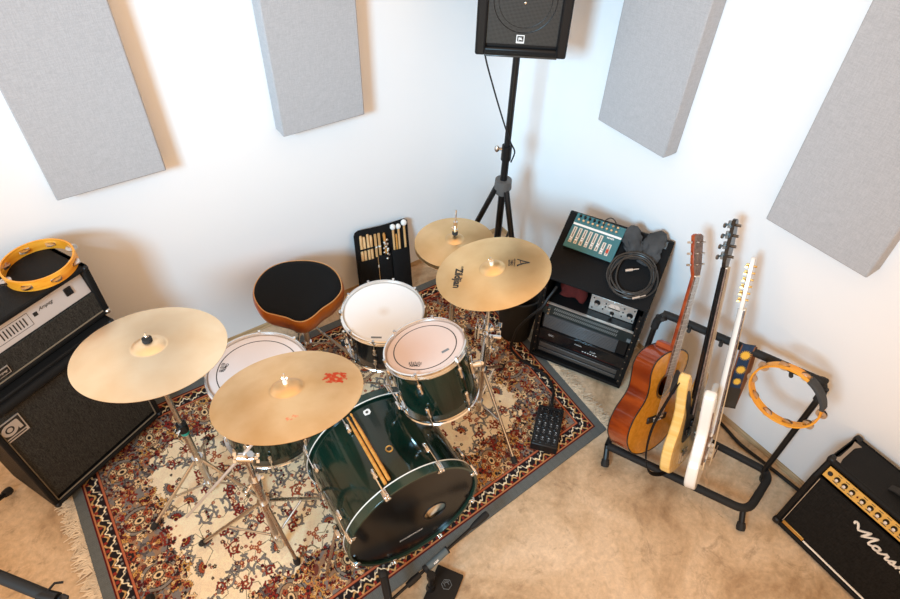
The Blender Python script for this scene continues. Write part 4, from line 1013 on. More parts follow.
    pts, fs = strokes_geo(L_, .135); k = .050
    b = MB(F @ Matrix.Translation((.245, .305, -.0075))); n = len(pts)
    b.add([(x * k + y * k * .18, y * k, 0) for x, y in pts] + [(x * k + y * k * .18, y * k, .005) for x, y in pts], [tuple(q + n for q in f) for f in fs] + [tuple(f[::-1]) for f in fs])
    b.build('script_badge', MT['white_lacquer'], S, label='white script lettering')
    # black corner caps, handle, scuffed metal plate on the top
    for x in (0, W_):
        for (y, z) in ((H, -.048), (H, -D), (0.030, 0)):
            b = MB(F); b.box((x + (.012 if x == 0 else -.012), y - .012, z + (.008 if z < -.1 else -.008)), (.032, .032, .034)); b.build('corner_cap', MT['black_plastic'], S, bevel=.010)
    b = MB(F); b.prism([(.012, -.055), (.040, -.055), (.034, -.08), (.030, -.165), (.042, -.195), (.012, -.195), (.018, -.165), (.022, -.08)], H + .0005, H + .003, 0, Matrix(((1, 0, 0, 0), (0, 0, 1, 0), (0, 1, 0, 0), (0, 0, 0, 1)))); b.build('worn_plate', mat('worn_tan_plate', (.27, .22, .17), .6), S)
    b = MB(F); b.ribbon([V(.20, H + .002, -.125), V(.22, H + .012, -.125), V(.27, H + .02, -.125), V(.38, H + .02, -.125), V(.43, H + .012, -.125), V(.45, H + .002, -.125)], (0, 0, 1), .030, .006); b.build('handle', MT['rubber'], S)
    for x in (.05, W_ - .05):
        for z in (-.04, -D + .04):
            b = MB(F); b.cyl((x, -.0115, z), (x, .002, z), .014, seg=12); b.build('rubber_foot', MT['rubber'], S)
combo()

# ================================================================== loudspeaker on its stand
def loudspeaker():
    px, py = -.395, -.425
    S = thing('speaker_stand', 'black tripod speaker stand in the corner of the room behind the cymbals', 'stand', (px, py, 0))
    MB().cyl((px, py, .06), (px, py, .96), .019, seg=18).build('lower_tube', MT['black_metal'], S)
    MB().cyl((px, py, .94), (px, py, 1.56), .0165, seg=18).build('upper_tube', MT['black_metal'], S)
    b = MB(); b.cyl((px, py, .905), (px, py, .985), .026, seg=18); b.build('height_collar', MT['black_plastic'], S)
    b = MB(); b.cyl((px, py, .965), V(px, py, .965) - RIGHT * .045, .008, seg=10); b.sphere(V(px, py, .965) - RIGHT * .05, .014, 10, sc=(1, 1, 1.3)); b.build('locking_knob', MT['chrome_dull'], S)
    b = MB(); b.cyl((px, py, .735), (px, py, .785), .047, .044, seg=20); b.cyl((px, py, .700), (px, py, .735), .036, seg=20); b.build('leg_hub', mat('grey_worn_hub', (.10, .095, .09), .5), S)
    r = RIGHT.normalized(); f = V(.564, .825, 0)
    legs = (-r, r * .5 + f * .866, r * .5 - f * .866)
    for d in legs:
        a = V(px, py, .735) + d * .035; e = V(px, py, .036 if d is legs[0] else .025) + d * .30; o = leg_part(S, a, e, r=.0155, m=MT['black_metal'])
        MB().tube([V(px, py, .20) + d * .02, a.lerp(e, .55)], .007, 8).build('brace', MT['black_metal'], o)
    b = MB(); b.cyl((px, py, .18), (px, py, .23), .026, seg=18); b.build('brace_collar', MT['black_plastic'], S)
    # the box: front faces the camera side, narrower towards the back
    zb = 1.490; F = frame_xy((-.4635, -.5215, zb), (.785, -.62, 0), (0, 0, 1)); W_, H, D = .388, .62, .30
    L = thing('loudspeaker', 'black loudspeaker box with mesh grille on the tripod stand, cut by the top picture edge', 'loudspeaker', F)
    o = [(-W_ / 2, 0), (W_ / 2, 0), (W_ / 2 - .012, -.05), (W_ / 2 - .085, -D), (-W_ / 2 + .085, -D), (-W_ / 2 + .012, -.05)]
    RX = Matrix(((1, 0, 0, 0), (0, 0, 1, 0), (0, 1, 0, 0), (0, 0, 0, 1)))
    b = MB(F); b.prism(o, 0, H, 0, RX); b.build('cabinet_body', MT['black_plastic'], L, bevel=.012)
    b = MB(F)
    for x in (-W_ / 2 + .022, W_ / 2 - .022): b.box((x, H / 2, .010), (.044, H, .034))
    b.box((0, .016, .006), (W_, .034, .026)); b.box((0, H - .016, .006), (W_, .034, .026)); b.build('front_frame', MT['black_plastic'], L, bevel=.009)
    b = MB(F); b.prism([(-W_ / 2 + .04, .006), (W_ / 2 - .04, .006), (W_ / 2 - .04, .014), (-W_ / 2 + .04, .014)], .035, .047); b.build('bottom_lip', mat('satin_black_lip', (.03, .032, .032), .25), L, bevel=.003)
    b = MB(F); b.box((0, H / 2 + .01, .006), (W_ - .086, H - .075, .010)); g = b.build('grille', speaker_mesh(), L, bevel=.002)
    b = MB(F @ Matrix.Translation((0, .225, .0115))); b.torus(.128, .0020, -.001, 56, 8); b.torus(.108, .0012, -.0008, 56, 8); b.build('woofer_rim', MT['black_metal'], g)
    b = MB(F @ Matrix.Translation((0, .215, .011))); b.lathe([(0, .003), (.005, .0), (0, 0)], 10); b.build('grille_screw', MT['chrome'], g)
    b = MB(F @ Matrix.Translation((-.006, .072, .012))); w = .034
    b.box((0, 0, .001), (w, w, .003)); b.box((0, .002, .0028), (w * .78, w * .66, .001), 1); text_on(b, 'JBL', (0, .001, .0036), (1, 0, 0), (0, 1, 0), w * .60, bold=.04); b.build('logo_plate', [MT['white'], MT['black_print']], L)
    b = MB(F)
    for x in (-.14, .14): b.box((x, -.004, -.04), (.05, .010, .05))
    b.build('rubber_feet', MT['rubber'], L, bevel=.003)
    q = F.inverted() @ V(px, py, zb); b = MB(F); b.cyl((q.x, -.012, q.z), (q.x, .004, q.z), .034, seg=20); b.build('pole_socket', MT['black_metal'], L)
    c0 = F @ V(-.146, -.02, .0); c1 = V(px - .012, py - .03, 1.03)
    pts = [F @ V(-.150, .03, -.02), c0, c0.lerp(c1, .33) + V(0, 0, -.012), c0.lerp(c1, .68) + V(0, 0, -.012), c1, V(px + .02, py - .035, .97), V(px + .035, py - .02, .93), V(px + .01, py - .03, .90)]
    tag(MB().tube(smooth_path(pts, 6), .0038, 8).build('speaker_cable', MT['cable']), 'thin black cable hanging from the loudspeaker to its stand', 'cable')

def speaker_mesh():
    m = bpy.data.materials.new('perforated_steel_grille'); nt, N, L, B = nodes(m); B.inputs['Roughness'].default_value = .45; B.inputs['Metallic'].default_value = .3
    tc = N.new('ShaderNodeTexCoord'); v = N.new('ShaderNodeTexVoronoi'); v.inputs['Scale'].default_value = 190; v.inputs['Randomness'].default_value = 0; L.new(tc.outputs['Object'], v.inputs['Vector'])
    k = N.new('ShaderNodeMapRange'); k.inputs['From Min'].default_value = .25; k.inputs['From Max'].default_value = .45; L.new(v.outputs['Distance'], k.inputs['Value'])
    mx = N.new('ShaderNodeMix'); mx.data_type = 'RGBA'; mx.inputs['A'].default_value = (.004, .004, .004, 1); mx.inputs['B'].default_value = (.062, .064, .062, 1); L.new(k.outputs[0], mx.inputs['Factor']); L.new(mx.outputs['Result'], B.inputs['Base Color']); return m

def smooth_path(P, k=6):
    P = [V(p) for p in P]; out = []
    for i in range(len(P) - 1):
        p0, p1, p2, p3 = P[max(0, i - 1)], P[i], P[i + 1], P[min(len(P) - 1, i + 2)]
        for j in range(k):
            t = j / k; out.append(.5 * ((2 * p1) + (p2 - p0) * t + (2 * p0 - 5 * p1 + 4 * p2 - p3) * t * t + (3 * p1 - p0 - 3 * p2 + p3) * t ** 3))
    return out + [P[-1]]
loudspeaker()

# ================================================================== equipment rack
RX0 = V(-.560, -.972, .0105); RD = V(.476, -.880, 0).normalized(); RN = V(.880, .476, 0).normalized()     # along the front, into the depth
RW = .512; RDP = .338
def rackf(z=0., d=0.): return frame_xy(RX0 + RN * d + V(0, 0, z), RD, (0, 0, 1))       # x right, y up, z towards viewer
SL = math.atan2(.766 - .590, RDP)
def top_frame(x, d):                                         # on the sloping lid: x right, y up the slope, z out of it
    p = RX0 + RD * x + RN * d + V(0, 0, .590 + d * math.tan(SL)); yy = RN * math.cos(SL) + V(0, 0, math.sin(SL)); return frame_xy(p, RD, yy)
def rack():
    F = rackf(); S = thing('equipment_rack', 'black slant-top equipment rack case against the right wall, with amplifiers inside', 'rack case', RX0 + RD * RW / 2 + RN * RDP / 2)
    b = MB(F); t = .016; zf, zb = .588, .766
    side = [(0, .012), (-RDP, .012), (-RDP, zb), (0, zf)]
    for xx in (0, RW - t):
        vs = [(xx + k, y, z) for k in (0, t) for z, y in side]; b.add(vs, [(0, 1, 2, 3), (7, 6, 5, 4)] + [(i, (i + 1) % 4, 4 + (i + 1) % 4, 4 + i) for i in range(4)])
    b.box((RW / 2, .022, -RDP / 2), (RW, .02, RDP)); b.box((RW / 2, (zb + .01) / 2, -RDP + .008), (RW, zb - .012, .016))
    b.build('case_body', MT['tolex'], S, bevel=.004)
    T = top_frame(0, 0); ln = RDP / math.cos(SL)
    b = MB(T); b.box((RW / 2, ln / 2, -.008), (RW + .006, ln, .018)); b.box((RW / 2, .006, -.012), (RW, .012, .014)); b.build('slanted_lid', MT['nylon'], S, bevel=.008)
    b = MB(T)
    for k in range(6): b.box((RW - .052 + .0, ln - .052 + k * .007, .002), (.055, .004, .002))
    b.build('vent_patch', MT['label_grey'], S)
    for y in (.30,):
        b = MB(F); b.box((RW + .004, y, -.07), (.008, .07, .018)); b.build('latch', MT['chrome_dull'], S, bevel=.002)
    for x in (.020, RW - .020):
        b = MB(F); b.box((x, .29, -.012), (.016, .50, .004)); b.build('rack_rail', MT['black_metal'], S)
    for x in (.05, RW - .05):
        for z in (-.05, -RDP + .05): b = MB(F); b.cyl((x, 0 if (x < .1 and z > -.1) else -.010, z), (x, .013, z), .018, seg=12); b.build('rubber_foot', MT['rubber'], S)
    for x in (.020, RW - .020):
        for k in range(10):
            b = MB(F @ Matrix.Translation((x, .06 + .05 * k, -.009))); b.lathe([(0, .0025), (.003, .002), (.0036, 0), (0, 0)], 10); b.build('rack_screw', MT['chrome_dull'], S)
rack()
def rack_units():
    w = RW - .066; x = RW / 2
    F = rackf(0, .030)
    # power amplifier with two rows of slots and a ribbed face
    S = thing('power_amplifier', 'black power amplifier with two rows of vent slots and a ribbed front in the rack', 'amplifier', F @ V(x, .228, 0))
    b = MB(F); b.box((x, .320, -.13), (w, .180, .26)); b.build('chassis', MT['black_metal'], S, bevel=.002)
    b = MB(F); b.box((x, .370, .003), (w + .03, .078, .008)); f = b.build('vent_panel', mat('dark_teal_faceplate', (.012, .022, .023), .35), S, bevel=.0015)
    b = MB(F)
    for r in range(2):
        for k in range(36): b.box((x - w / 2 + .055 + k * .0092, .356 + r * .026, .0076), (.0042, .017, .001), R=Matrix.Rotation(-.25, 3, 'Z'))
    b.build('vent_slots', mat('slot_glint', (.34, .37, .37), .4, .5), f, kind='stuff')
    b = MB(F); b.lathe([(0, .011), (.006, .011), (.007, .006)], 12, 0, Matrix.Translation((x - w / 2 + .012, .392, 0))); b.build('power_light', MT['red_cloth'], f)
    b = MB(F); b.box((x + w / 2 - .004, .352, .009), (.020, .02, .006)); b.build('power_switch', MT['label_grey'], f)
    for dx, dy in ((.026, .372), (.026, .346)):
        b = MB(F @ Matrix.Translation((x - w / 2 + dx, dy, .007))); b.lathe([(0, .01), (.006, .01), (.008, 0)], 12); b.build('knob', MT['chrome_dull'], f)
    b = MB(F)
    for k in range(9): b.box((x - .02, .242 + k * .0100, .004), (w - .06, .0050, .014))
    b.build('ribbed_front', mat('satin_black_ribs', (.15, .155, .16), .3, .4), S, bevel=.0008)
    b = MB(F); b.box((x, .408, .0035), (w + .026, .005, .012)); b.build('top_trim', MT['silver'], S)
    # mixer-less effects unit below, then a grey unit at the bottom
    S = thing('effects_unit', 'black effects unit with small white lettering under the ribbed power amplifier', 'rack unit', F @ V(x, .135, 0))
    b = MB(F); b.box((x, .178, -.11), (w, .082, .22)); b.box((x, .178, .003), (w + .03, .080, .008)); b.build('chassis', MT['black_gloss'], S, bevel=.0015)
    b = MB(F); text_on(b, 'QSC', (x - .16, .186, .0076), (1, 0, 0), (0, 1, 0), .03); text_on(b, 'SIGNAL', (x - .01, .190, .0076), (1, 0, 0), (0, 1, 0), .04); text_on(b, 'CLIP', (x + .07, .176, .0076), (1, 0, 0), (0, 1, 0), .03)
    for k in range(6): b.box((x + .02 + k * .014, .158, .0076), (.008, .005, .0006))
    b.build('front_print', MT['white'], S)
    b = MB(F); b.box((x + .08, .1455, .0078), (w * .5, .002, .001)); b.build('red_line', MT['red_cloth'], S)
    S = thing('rack_device', 'dark grey metal unit lowest in the rack case', 'rack unit', F @ V(x, .04, 0))
    b = MB(F); b.box((x, .086, -.11), (w, .086, .22)); b.box((x, .086, .003), (w + .03, .088, .008)); b.build('chassis', MT['black_metal'], S, bevel=.002)
    b = MB(F); b.box((x, .104, .010), (w - .02, .030, .008)); b.box((x, .068, .010), (w - .02, .022, .006)); b.build('front_strips', mat('dull_grey_metal', (.13, .125, .12), .4, .6), S, bevel=.002)
    # preamp on the power amplifier
    P = rackf(.4115, .085); S = thing('preamplifier', 'small silver preamplifier with round black knobs in the top bay of the rack', 'preamplifier', P @ V(.352, 0, 0))
    b = MB(P); b.box((.352, .049, -.09), (.222, .092, .18)); b.build('chassis', MT['black_metal'], S, bevel=.002)
    b = MB(P); b.box((.352, .050, .003), (.226, .098, .006)); f = b.build('faceplate', MT['silver'], S, bevel=.0015)
    for dx, dy, r in ((-.078, .058, .014), (.088, .046, .014), (.004, .022, .010)):
        b = MB(P @ Matrix.Translation((.352 + dx, dy, .006))); b.lathe([(0, .018), (r * .7, .018), (r * .8, .004), (r * 1.1, .003), (r * 1.1, 0), (0, 0)], 20); k = b.build('knob', MT['black_plastic'], f)
        MB(P @ Matrix.Translation((.352 + dx, dy, .0242))).lathe([(0, .001), (r * .6, .0006), (r * .62, 0)], 16).build('knob_cap', MT['silver'], k)
    b = MB(P @ Matrix.Translation((.360, .066, .0062))); b.prism([(-.026, -.010), (.026, -.010), (.026, .006), (.018, .014), (-.018, .014), (-.026, .006)], 0, .002); m_ = b.build('meter', MT['vu'], f)
    b = MB(P); b.box((.360, .052, .008), (.058, .004, .003)); b.box((.362, .068, .0085), (.001, .018, .0006), R=Matrix.Rotation(.5, 3, 'Z')); b.build('meter_needle', MT['black_print'], m_)
    b = MB(P)
    for dx, dy in ((-.035, .07), (-.035, .05), (.055, .078), (.053, .052), (-.045, .030), (.05, .024), (-.098, .018), (.104, .018), (-.098, .084), (.104, .084)): b.cyl((.352 + dx, dy, .005), (.352 + dx, dy, .0095), .0036, seg=10)
    b.build('switches', MT['black_plastic'], f)
    # red cloth tucked beside the preamp
    b = MB(P); rng = random.Random(5); vs = []; fs = []
    for j in range(7):
        for i in range(9):
            u, v = i / 8, j / 6; vs.append((.075 + .13 * u + .01 * math.sin(v * 5), .012 + .105 * v * (1 - abs(u - .55)) + .008 * math.sin(u * 11 + v * 6), -.01 - .05 * v + .012 * math.sin(u * 9 + v * 3)))
    for j in range(6):
        for i in range(8): a = j * 9 + i; fs.append((a, a + 1, a + 10, a + 9))
    b.add(vs, fs); o = b.build('red_cloth', MT['red_cloth'], sharp=80); s = o.modifiers.new('thickness', 'SOLIDIFY'); s.thickness = .004
    tag(o, 'crumpled dark red cloth tucked in the top bay of the rack beside the silver preamplifier', 'cloth')
rack_units()

def lid_items():
    # mixer on the slanted lid
    T = top_frame(.036, .148) @ Matrix.Translation((.0, .0, .004)); w, h = .245, .190
    T = T @ Matrix.Rotation(-.03, 4, 'Z')
    S = thing('mixing_desk', 'small teal mixing desk with white faders lying on the slanted rack lid', 'mixer', T)
    b = MB(T); b.prism([(0, 0), (w, 0), (w, h), (0, h)], .004, .030); b.build('mixer_body', MT['black_plastic'], S, bevel=.004)
    b = MB(T); b.box((w / 2, h / 2, .032), (w, h, .006)); p = b.build('top_panel', MT['teal'], S, bevel=.002)
    b = MB(T); b.box((w / 2, h * .685, .0356), (w * .98, h * .055, .001)); text_on(b, 'MIXER', (w * .80, h * .60, .0358), (1, 0, 0), (0, 1, 0), .035, bold=.02); b.build('white_stripe', MT['white'], p)
    for k in range(8):
        x = .022 + k * .0263; lo, hi = (.028, .115) if k < 6 else (.022, .085)
        b = MB(T); b.box((x, (lo + hi) / 2 * 1.0, .0354), (.016, hi - lo, .001)); b.build('fader_scale', mat('pale_scale_print', (.62, .58, .52), .5) if k == 0 else bpy.data.materials['pale_scale_print'], p)
        b = MB(T); b.box((x, (lo + hi) / 2, .036), (.003, hi - lo - .01, .001)); b.build('fader_slot', MT['black_print'], p)
        b = MB(T); b.box((x, lo + .016 + .006 * (k % 3), .041), (.011, .017, .010)); b.box((x, lo + .016 + .006 * (k % 3), .0465), (.011, .002, .001), 1); b.build('fader_knob', [MT['white'] if k not in (7,) else mat('red_fader', (.6, .06, .03), .4), MT['black_print']], p, bevel=.002)
    for k in range(9):
        for r in range(2):
            x = .020 + k * .0235; y = h * (.80 + .12 * r); b = MB(T @ Matrix.Translation((x, y, .035)))
            b.lathe([(0, .011), (.0055, .011), (.007, .0), (0, 0)], 12); b.build('knob', MT['black_plastic'] if (r == 1 and k < 5) else MT['jingle'], p)
    pts = [T @ V(.14, h - .03, .045), T @ V(.145, h - .012, .075), T @ V(.165, h + .002, .085), T @ V(.19, h - .004, .075), T @ V(.20, h - .02, .045)]
    tag(MB().tube(smooth_path(pts, 6), .0026, 8).build('patch_lead', MT['cable']), 'short black patch lead looped at the back of the teal mixing desk', 'cable')
    # coiled cable
    T = top_frame(.390, .116) @ Matrix.Translation((0, 0, .001)); rng = random.Random(11); P = []
    for k in range(7 * 40):
        a = 2 * PI * k / 40; n = k / 40; r = .096 + .012 * math.sin(n * 2.3) + .006 * math.sin(a * 2 + n); yl = r * .98 * math.sin(a) + .006 * math.cos(n * 2.9); P.append(T @ V(r * math.cos(a) + .008 * math.sin(n * 1.7), yl, .006 + .004 * (n % 3) + .0022 * n + .034 * min(1, max(0, (yl - .005) / .05))))
    C_ = thing('coiled_cable', 'coil of dark grey cable lying on the slanted rack lid', 'cable', T)
    MB().tube(P, .0042, 8).build('cable', MT['cable_grey'], C_)
    for (x, y, a) in ((-.018, .030, .5), (.055, -.088, .6)):
        b = MB(T @ Matrix.Translation((x, y, .022)) @ Matrix.Rotation(a, 4, 'Z')); b.cyl((-.022, 0, 0), (.012, 0, 0), .007, seg=12); b.cyl((.012, 0, 0), (.04, 0, 0), .0032, seg=8); b.build('jack_plug', MT['silver'], C_)
    # soft grey pouch, two lobes
    for nm, lab, x, y, a, l, w_ in (('cloth_pouch', 'grey fabric pouch on the slanted rack lid, the one next to the teal mixing desk', .336, .268, .28, .175, .088), ('cloth_pouch', 'grey fabric pouch on the slanted rack lid, the one behind the coiled cable', .430, .270, -.22, .195, .090)):
        T = top_frame(x, y) @ Matrix.Rotation(a, 4, 'Z') @ Matrix.Translation((0, 0, .006)); vs = []; fs = []; nu, nv = 24, 14
        for j in range(nv + 1):
            for i in range(nu):
                t = j / nv; ang = 2 * PI * i / nu; e = (math.sin(PI * min(1, max(0, t * .9 + .07))) ** .45); fold = 1 + .16 * math.sin(ang * 3 + t * 9) + .12 * math.sin(ang * 7 - t * 13) + .06 * math.sin(ang * 11 + t * 23)
                zz = math.sin(ang) * .017 * e * fold + .010 * abs(math.sin(ang * 2 + t * 4)) * e; vs.append((math.cos(ang) * w_ / 2 * e * fold + .008 * math.sin(t * 6), (t - .5) * l, max(0, zz + .010)))
        for j in range(nv):
            for i in range(nu): k = (i + 1) % nu; fs.append((j * nu + i, j * nu + k, (j + 1) * nu + k, (j + 1) * nu + i))
        fs += [tuple(range(nu))[::-1], tuple(range(nv * nu, (nv + 1) * nu))]
        b = MB(T); b.add(vs, fs); tag(b.build(nm, MT['grey_cloth'], sharp=80), lab, 'pouch', 'fabric pouches on the rack')
lid_items()

# waste bin standing left of the rack
def bin_():
    c = RX0 + RN * .125 - RD * .135; M = Matrix.Translation((c.x, c.y, .0112))
    b = MB(M); b.lathe([(0, .006), (.080, .006), (.084, .0), (.088, .002), (.118, .31), (.123, .312), (.123, .322), (.113, .322), (.084, .012), (0, .012)], 36)
    tag(b.build('waste_bin', MT['rubber']), 'black round waste bin on the floor left of the equipment rack', 'bin')
bin_()
# ================================================================== guitars and their rack
def cr_closed(P, k=6):
    n = len(P); out = []
    for i in range(n):
        p0, p1, p2, p3 = [V(*P[(i + j) % n], 0) for j in (-1, 0, 1, 2)]
        for j in range(k):
            t = j / k; q = .5 * ((2 * p1) + (p2 - p0) * t + (2 * p0 - 5 * p1 + 4 * p2 - p3) * t * t + (3 * p1 - p0 - 3 * p2 + p3) * t ** 3); out.append((q.x, q.y))
    return out

def guitar_frame(A, E, f0, shift):
    a = (V(E) - V(A)).normalized(); f = V(f0); f = (f - a * f.dot(a)).normalized(); w = a.cross(f)
    m = Matrix((w, a, f)).transposed().to_4x4(); m.translation = V(A) + f * shift; return m

def neck_parts(S, M, y0, y1, w0, w1, z, nfret, scale, bridge_y, m_neck, m_board, nstr, th=.020, back=None):
    b = MB(M)
    n = 8; vs = []; fs = []
    for (y, w, t) in ((y0, w0, th * 1.15), (y1, w1, th)):
        for k in range(n + 1): a = PI * k / n; vs.append((w / 2 * math.cos(a), y, z - t * math.sin(a) ** .8))
    fs = [(k, k + 1, n + 2 + k, n + 1 + k) for k in range(n)] + [(0, n + 1, 2 * n + 1, n)] + [tuple(range(n + 1)), tuple(range(n + 1, 2 * n + 2))[::-1]]
    b.add(vs, fs); nk = b.build('neck', m_neck, S)
    b = MB(M); h = .005
    b.add([(-w0 / 2, y0, z), (w0 / 2, y0, z), (w1 / 2, y1, z), (-w1 / 2, y1, z), (-w0 / 2, y0, z + h), (w0 / 2, y0, z + h), (w1 / 2, y1, z + h), (-w1 / 2, y1, z + h)], [(0, 3, 2, 1), (4, 5, 6, 7), (0, 1, 5, 4), (1, 2, 6, 5), (2, 3, 7, 6), (3, 0, 4, 7)]); fb = b.build('fretboard', m_board, S)
    b = MB(M)
    for k in range(1, nfret + 1):
        y = y1 - (scale - scale / 2 ** (k / 12))
        if y < y0: break
        w = w1 + (w0 - w1) * (y1 - y) / (y1 - y0); b.box((0, y, z + h + .0004), (w * .98, .0016, .0012))
    b.build('frets', MT['steel_string'], fb)
    b = MB(M); b.box((0, y1 + .002, z + h * .7), (w1, .005, h * 1.4)); b.build('nut', MT['bone'], S)
    for k in range(nstr):
        u = (k / (nstr - 1) - .5); b = MB(M); b.cyl((u * w0 * .95, bridge_y, z + h + .008), (u * w1 * .82, y1 + .003, z + h + .003), .0008 if nstr > 4 else .0013, seg=6); b.build('string', MT['steel_string'], S)

def acoustic():
    M = guitar_frame((-.572, -1.748, .135), (-.212, -1.450, 1.009), (-.02, -.995, 0), .05)
    S = thing('acoustic_guitar', 'acoustic guitar with amber top and glossy red-brown sides, leftmost in the guitar rack', 'guitar', M, 'guitars in the rack')
    hw = [(0, .0), (.004, .06), (.03, .13), (.09, .185), (.15, .198), (.21, .182), (.27, .140), (.31, .126), (.36, .132), (.42, .145), (.465, .130), (.492, .08), (.50, .03)]
    P = cr_closed([(w, y) for y, w in hw] + [(-w, y) for y, w in hw[::-1] if w > 0], 5); D = .108
    def taper(pt): return D - .018 * pt[1] / .5
    n = len(P); b = MB(M); vs = [(x, y, -.002) for x, y in P] + [(x, y, -taper((x, y))) for x, y in P]
    b.add(vs, [(k, (k + 1) % n, n + (k + 1) % n, n + k) for k in range(n)] + [tuple(range(n, 2 * n))]); b.build('body_sides', MT['mahogany'], S, sharp=50)
    # top with sound hole
    hx, hy, hr, N_ = 0, .335, .051, n
    C_ = [(hx + hr * math.cos(math.atan2(y - hy, x - hx)), hy + hr * math.sin(math.atan2(y - hy, x - hx))) for x, y in P]
    b = MB(M); b.add([(x, y, 0) for x, y in P] + [(x, y, 0) for x, y in C_] + [(x, y, -.003) for x, y in P] + [(x, y, -.003) for x, y in C_],
                     [(k, (k + 1) % n, n + (k + 1) % n, n + k) for k in range(n)] + [(2 * n + k, 3 * n + k, 3 * n + (k + 1) % n, 2 * n + (k + 1) % n) for k in range(n)] + [(n + k, n + (k + 1) % n, 3 * n + (k + 1) % n, 3 * n + k) for k in range(n)] + [(k, 2 * n + k, 2 * n + (k + 1) % n, (k + 1) % n) for k in range(n)]); top = b.build('soundboard', MT['spruce'], S, sharp=50)
    b = MB(M @ Matrix.Translation((hx, hy, .0004))); b.lathe([(.0545, .0006), (.060, .0006), (.060, 0), (.0545, 0)], 40, closed=True); b.lathe([(.063, .0005), (.0645, .0005), (.0645, 0), (.063, 0)], 40, closed=True); b.build('rosette', MT['ebony'], top)
    b = MB(M); b.tube([(x, y, -.001) for x, y in P], .0032, 6, closed=True); b.tube([(x, y, -taper((x, y))) for x, y in P], .0028, 6, closed=True); b.build('binding', MT['ebony'], S)
    b = MB(M); b.box((0, .175, .004), (.150, .030, .009)); br = b.build('bridge', MT['ebony'], S, bevel=.003)
    b = MB(M); b.box((0, .182, .0095), (.075, .003, .006)); b.build('saddle', MT['bone'], br)
    b = MB(M)
    for k in range(6): b.sphere(((k - 2.5) * .0105, .168, .0095), .0032, 8)
    b.build('bridge_pins', MT['bone'], br)
    b = MB(M); b.prism(cr_closed([(.052, .30), (.10, .27), (.118, .32), (.112, .37), (.07, .40), (.055, .372), (.06, .335)], 4), .0, .0016); b.build('pickguard', MT['ebony'], S)
    neck_parts(S, M, .385, .838, .056, .043, .002, 20, .648, .182, MT['neck_red'], MT['rosewood'], 6, .022)
    b = MB(M); b.prism([(-.028, .49), (.028, .49), (.020, .52), (-.020, .52)], -.085, .0); b.build('neck_heel', MT['neck_red'], S, bevel=.006)
    HM = M @ Matrix.Translation((0, .838, .004)) @ Matrix.Rotation(-.24, 4, 'X')
    b = MB(HM); hp = [(-.022, 0), (.022, 0), (.033, .035), (.036, .17), (.018, .178), (0, .172), (-.018, .178), (-.036, .17), (-.033, .035)]
    b.prism(hp, -.016, -.001); h = b.build('headstock', MT['neck_red'], S, bevel=.002)
    b = MB(HM); b.prism([(x * .94, .006 + y * .955) for x, y in hp], -.001, .0015); b.build('headstock_veneer', MT['rosewood'], h)
    for s in (-1, 1):
        for k in range(3):
            y = .05 + .046 * k; b = MB(HM); b.cyl((s * .022, y, -.012), (s * .022, y, .012), .0035, seg=8); b.cyl((s * .034, y, -.009), (s * .050, y, -.009), .0022, seg=8); b.box((s * .056, y, -.009), (.012, .009, .016)); b.build('tuner', MT['chrome_dull'], h, bevel=.002)
acoustic()

def electric_body(S, M, P, th, m):
    b = MB(M); b.prism(P, -th, 0); return b.build('body', m, S, bevel=.007, sharp=30)

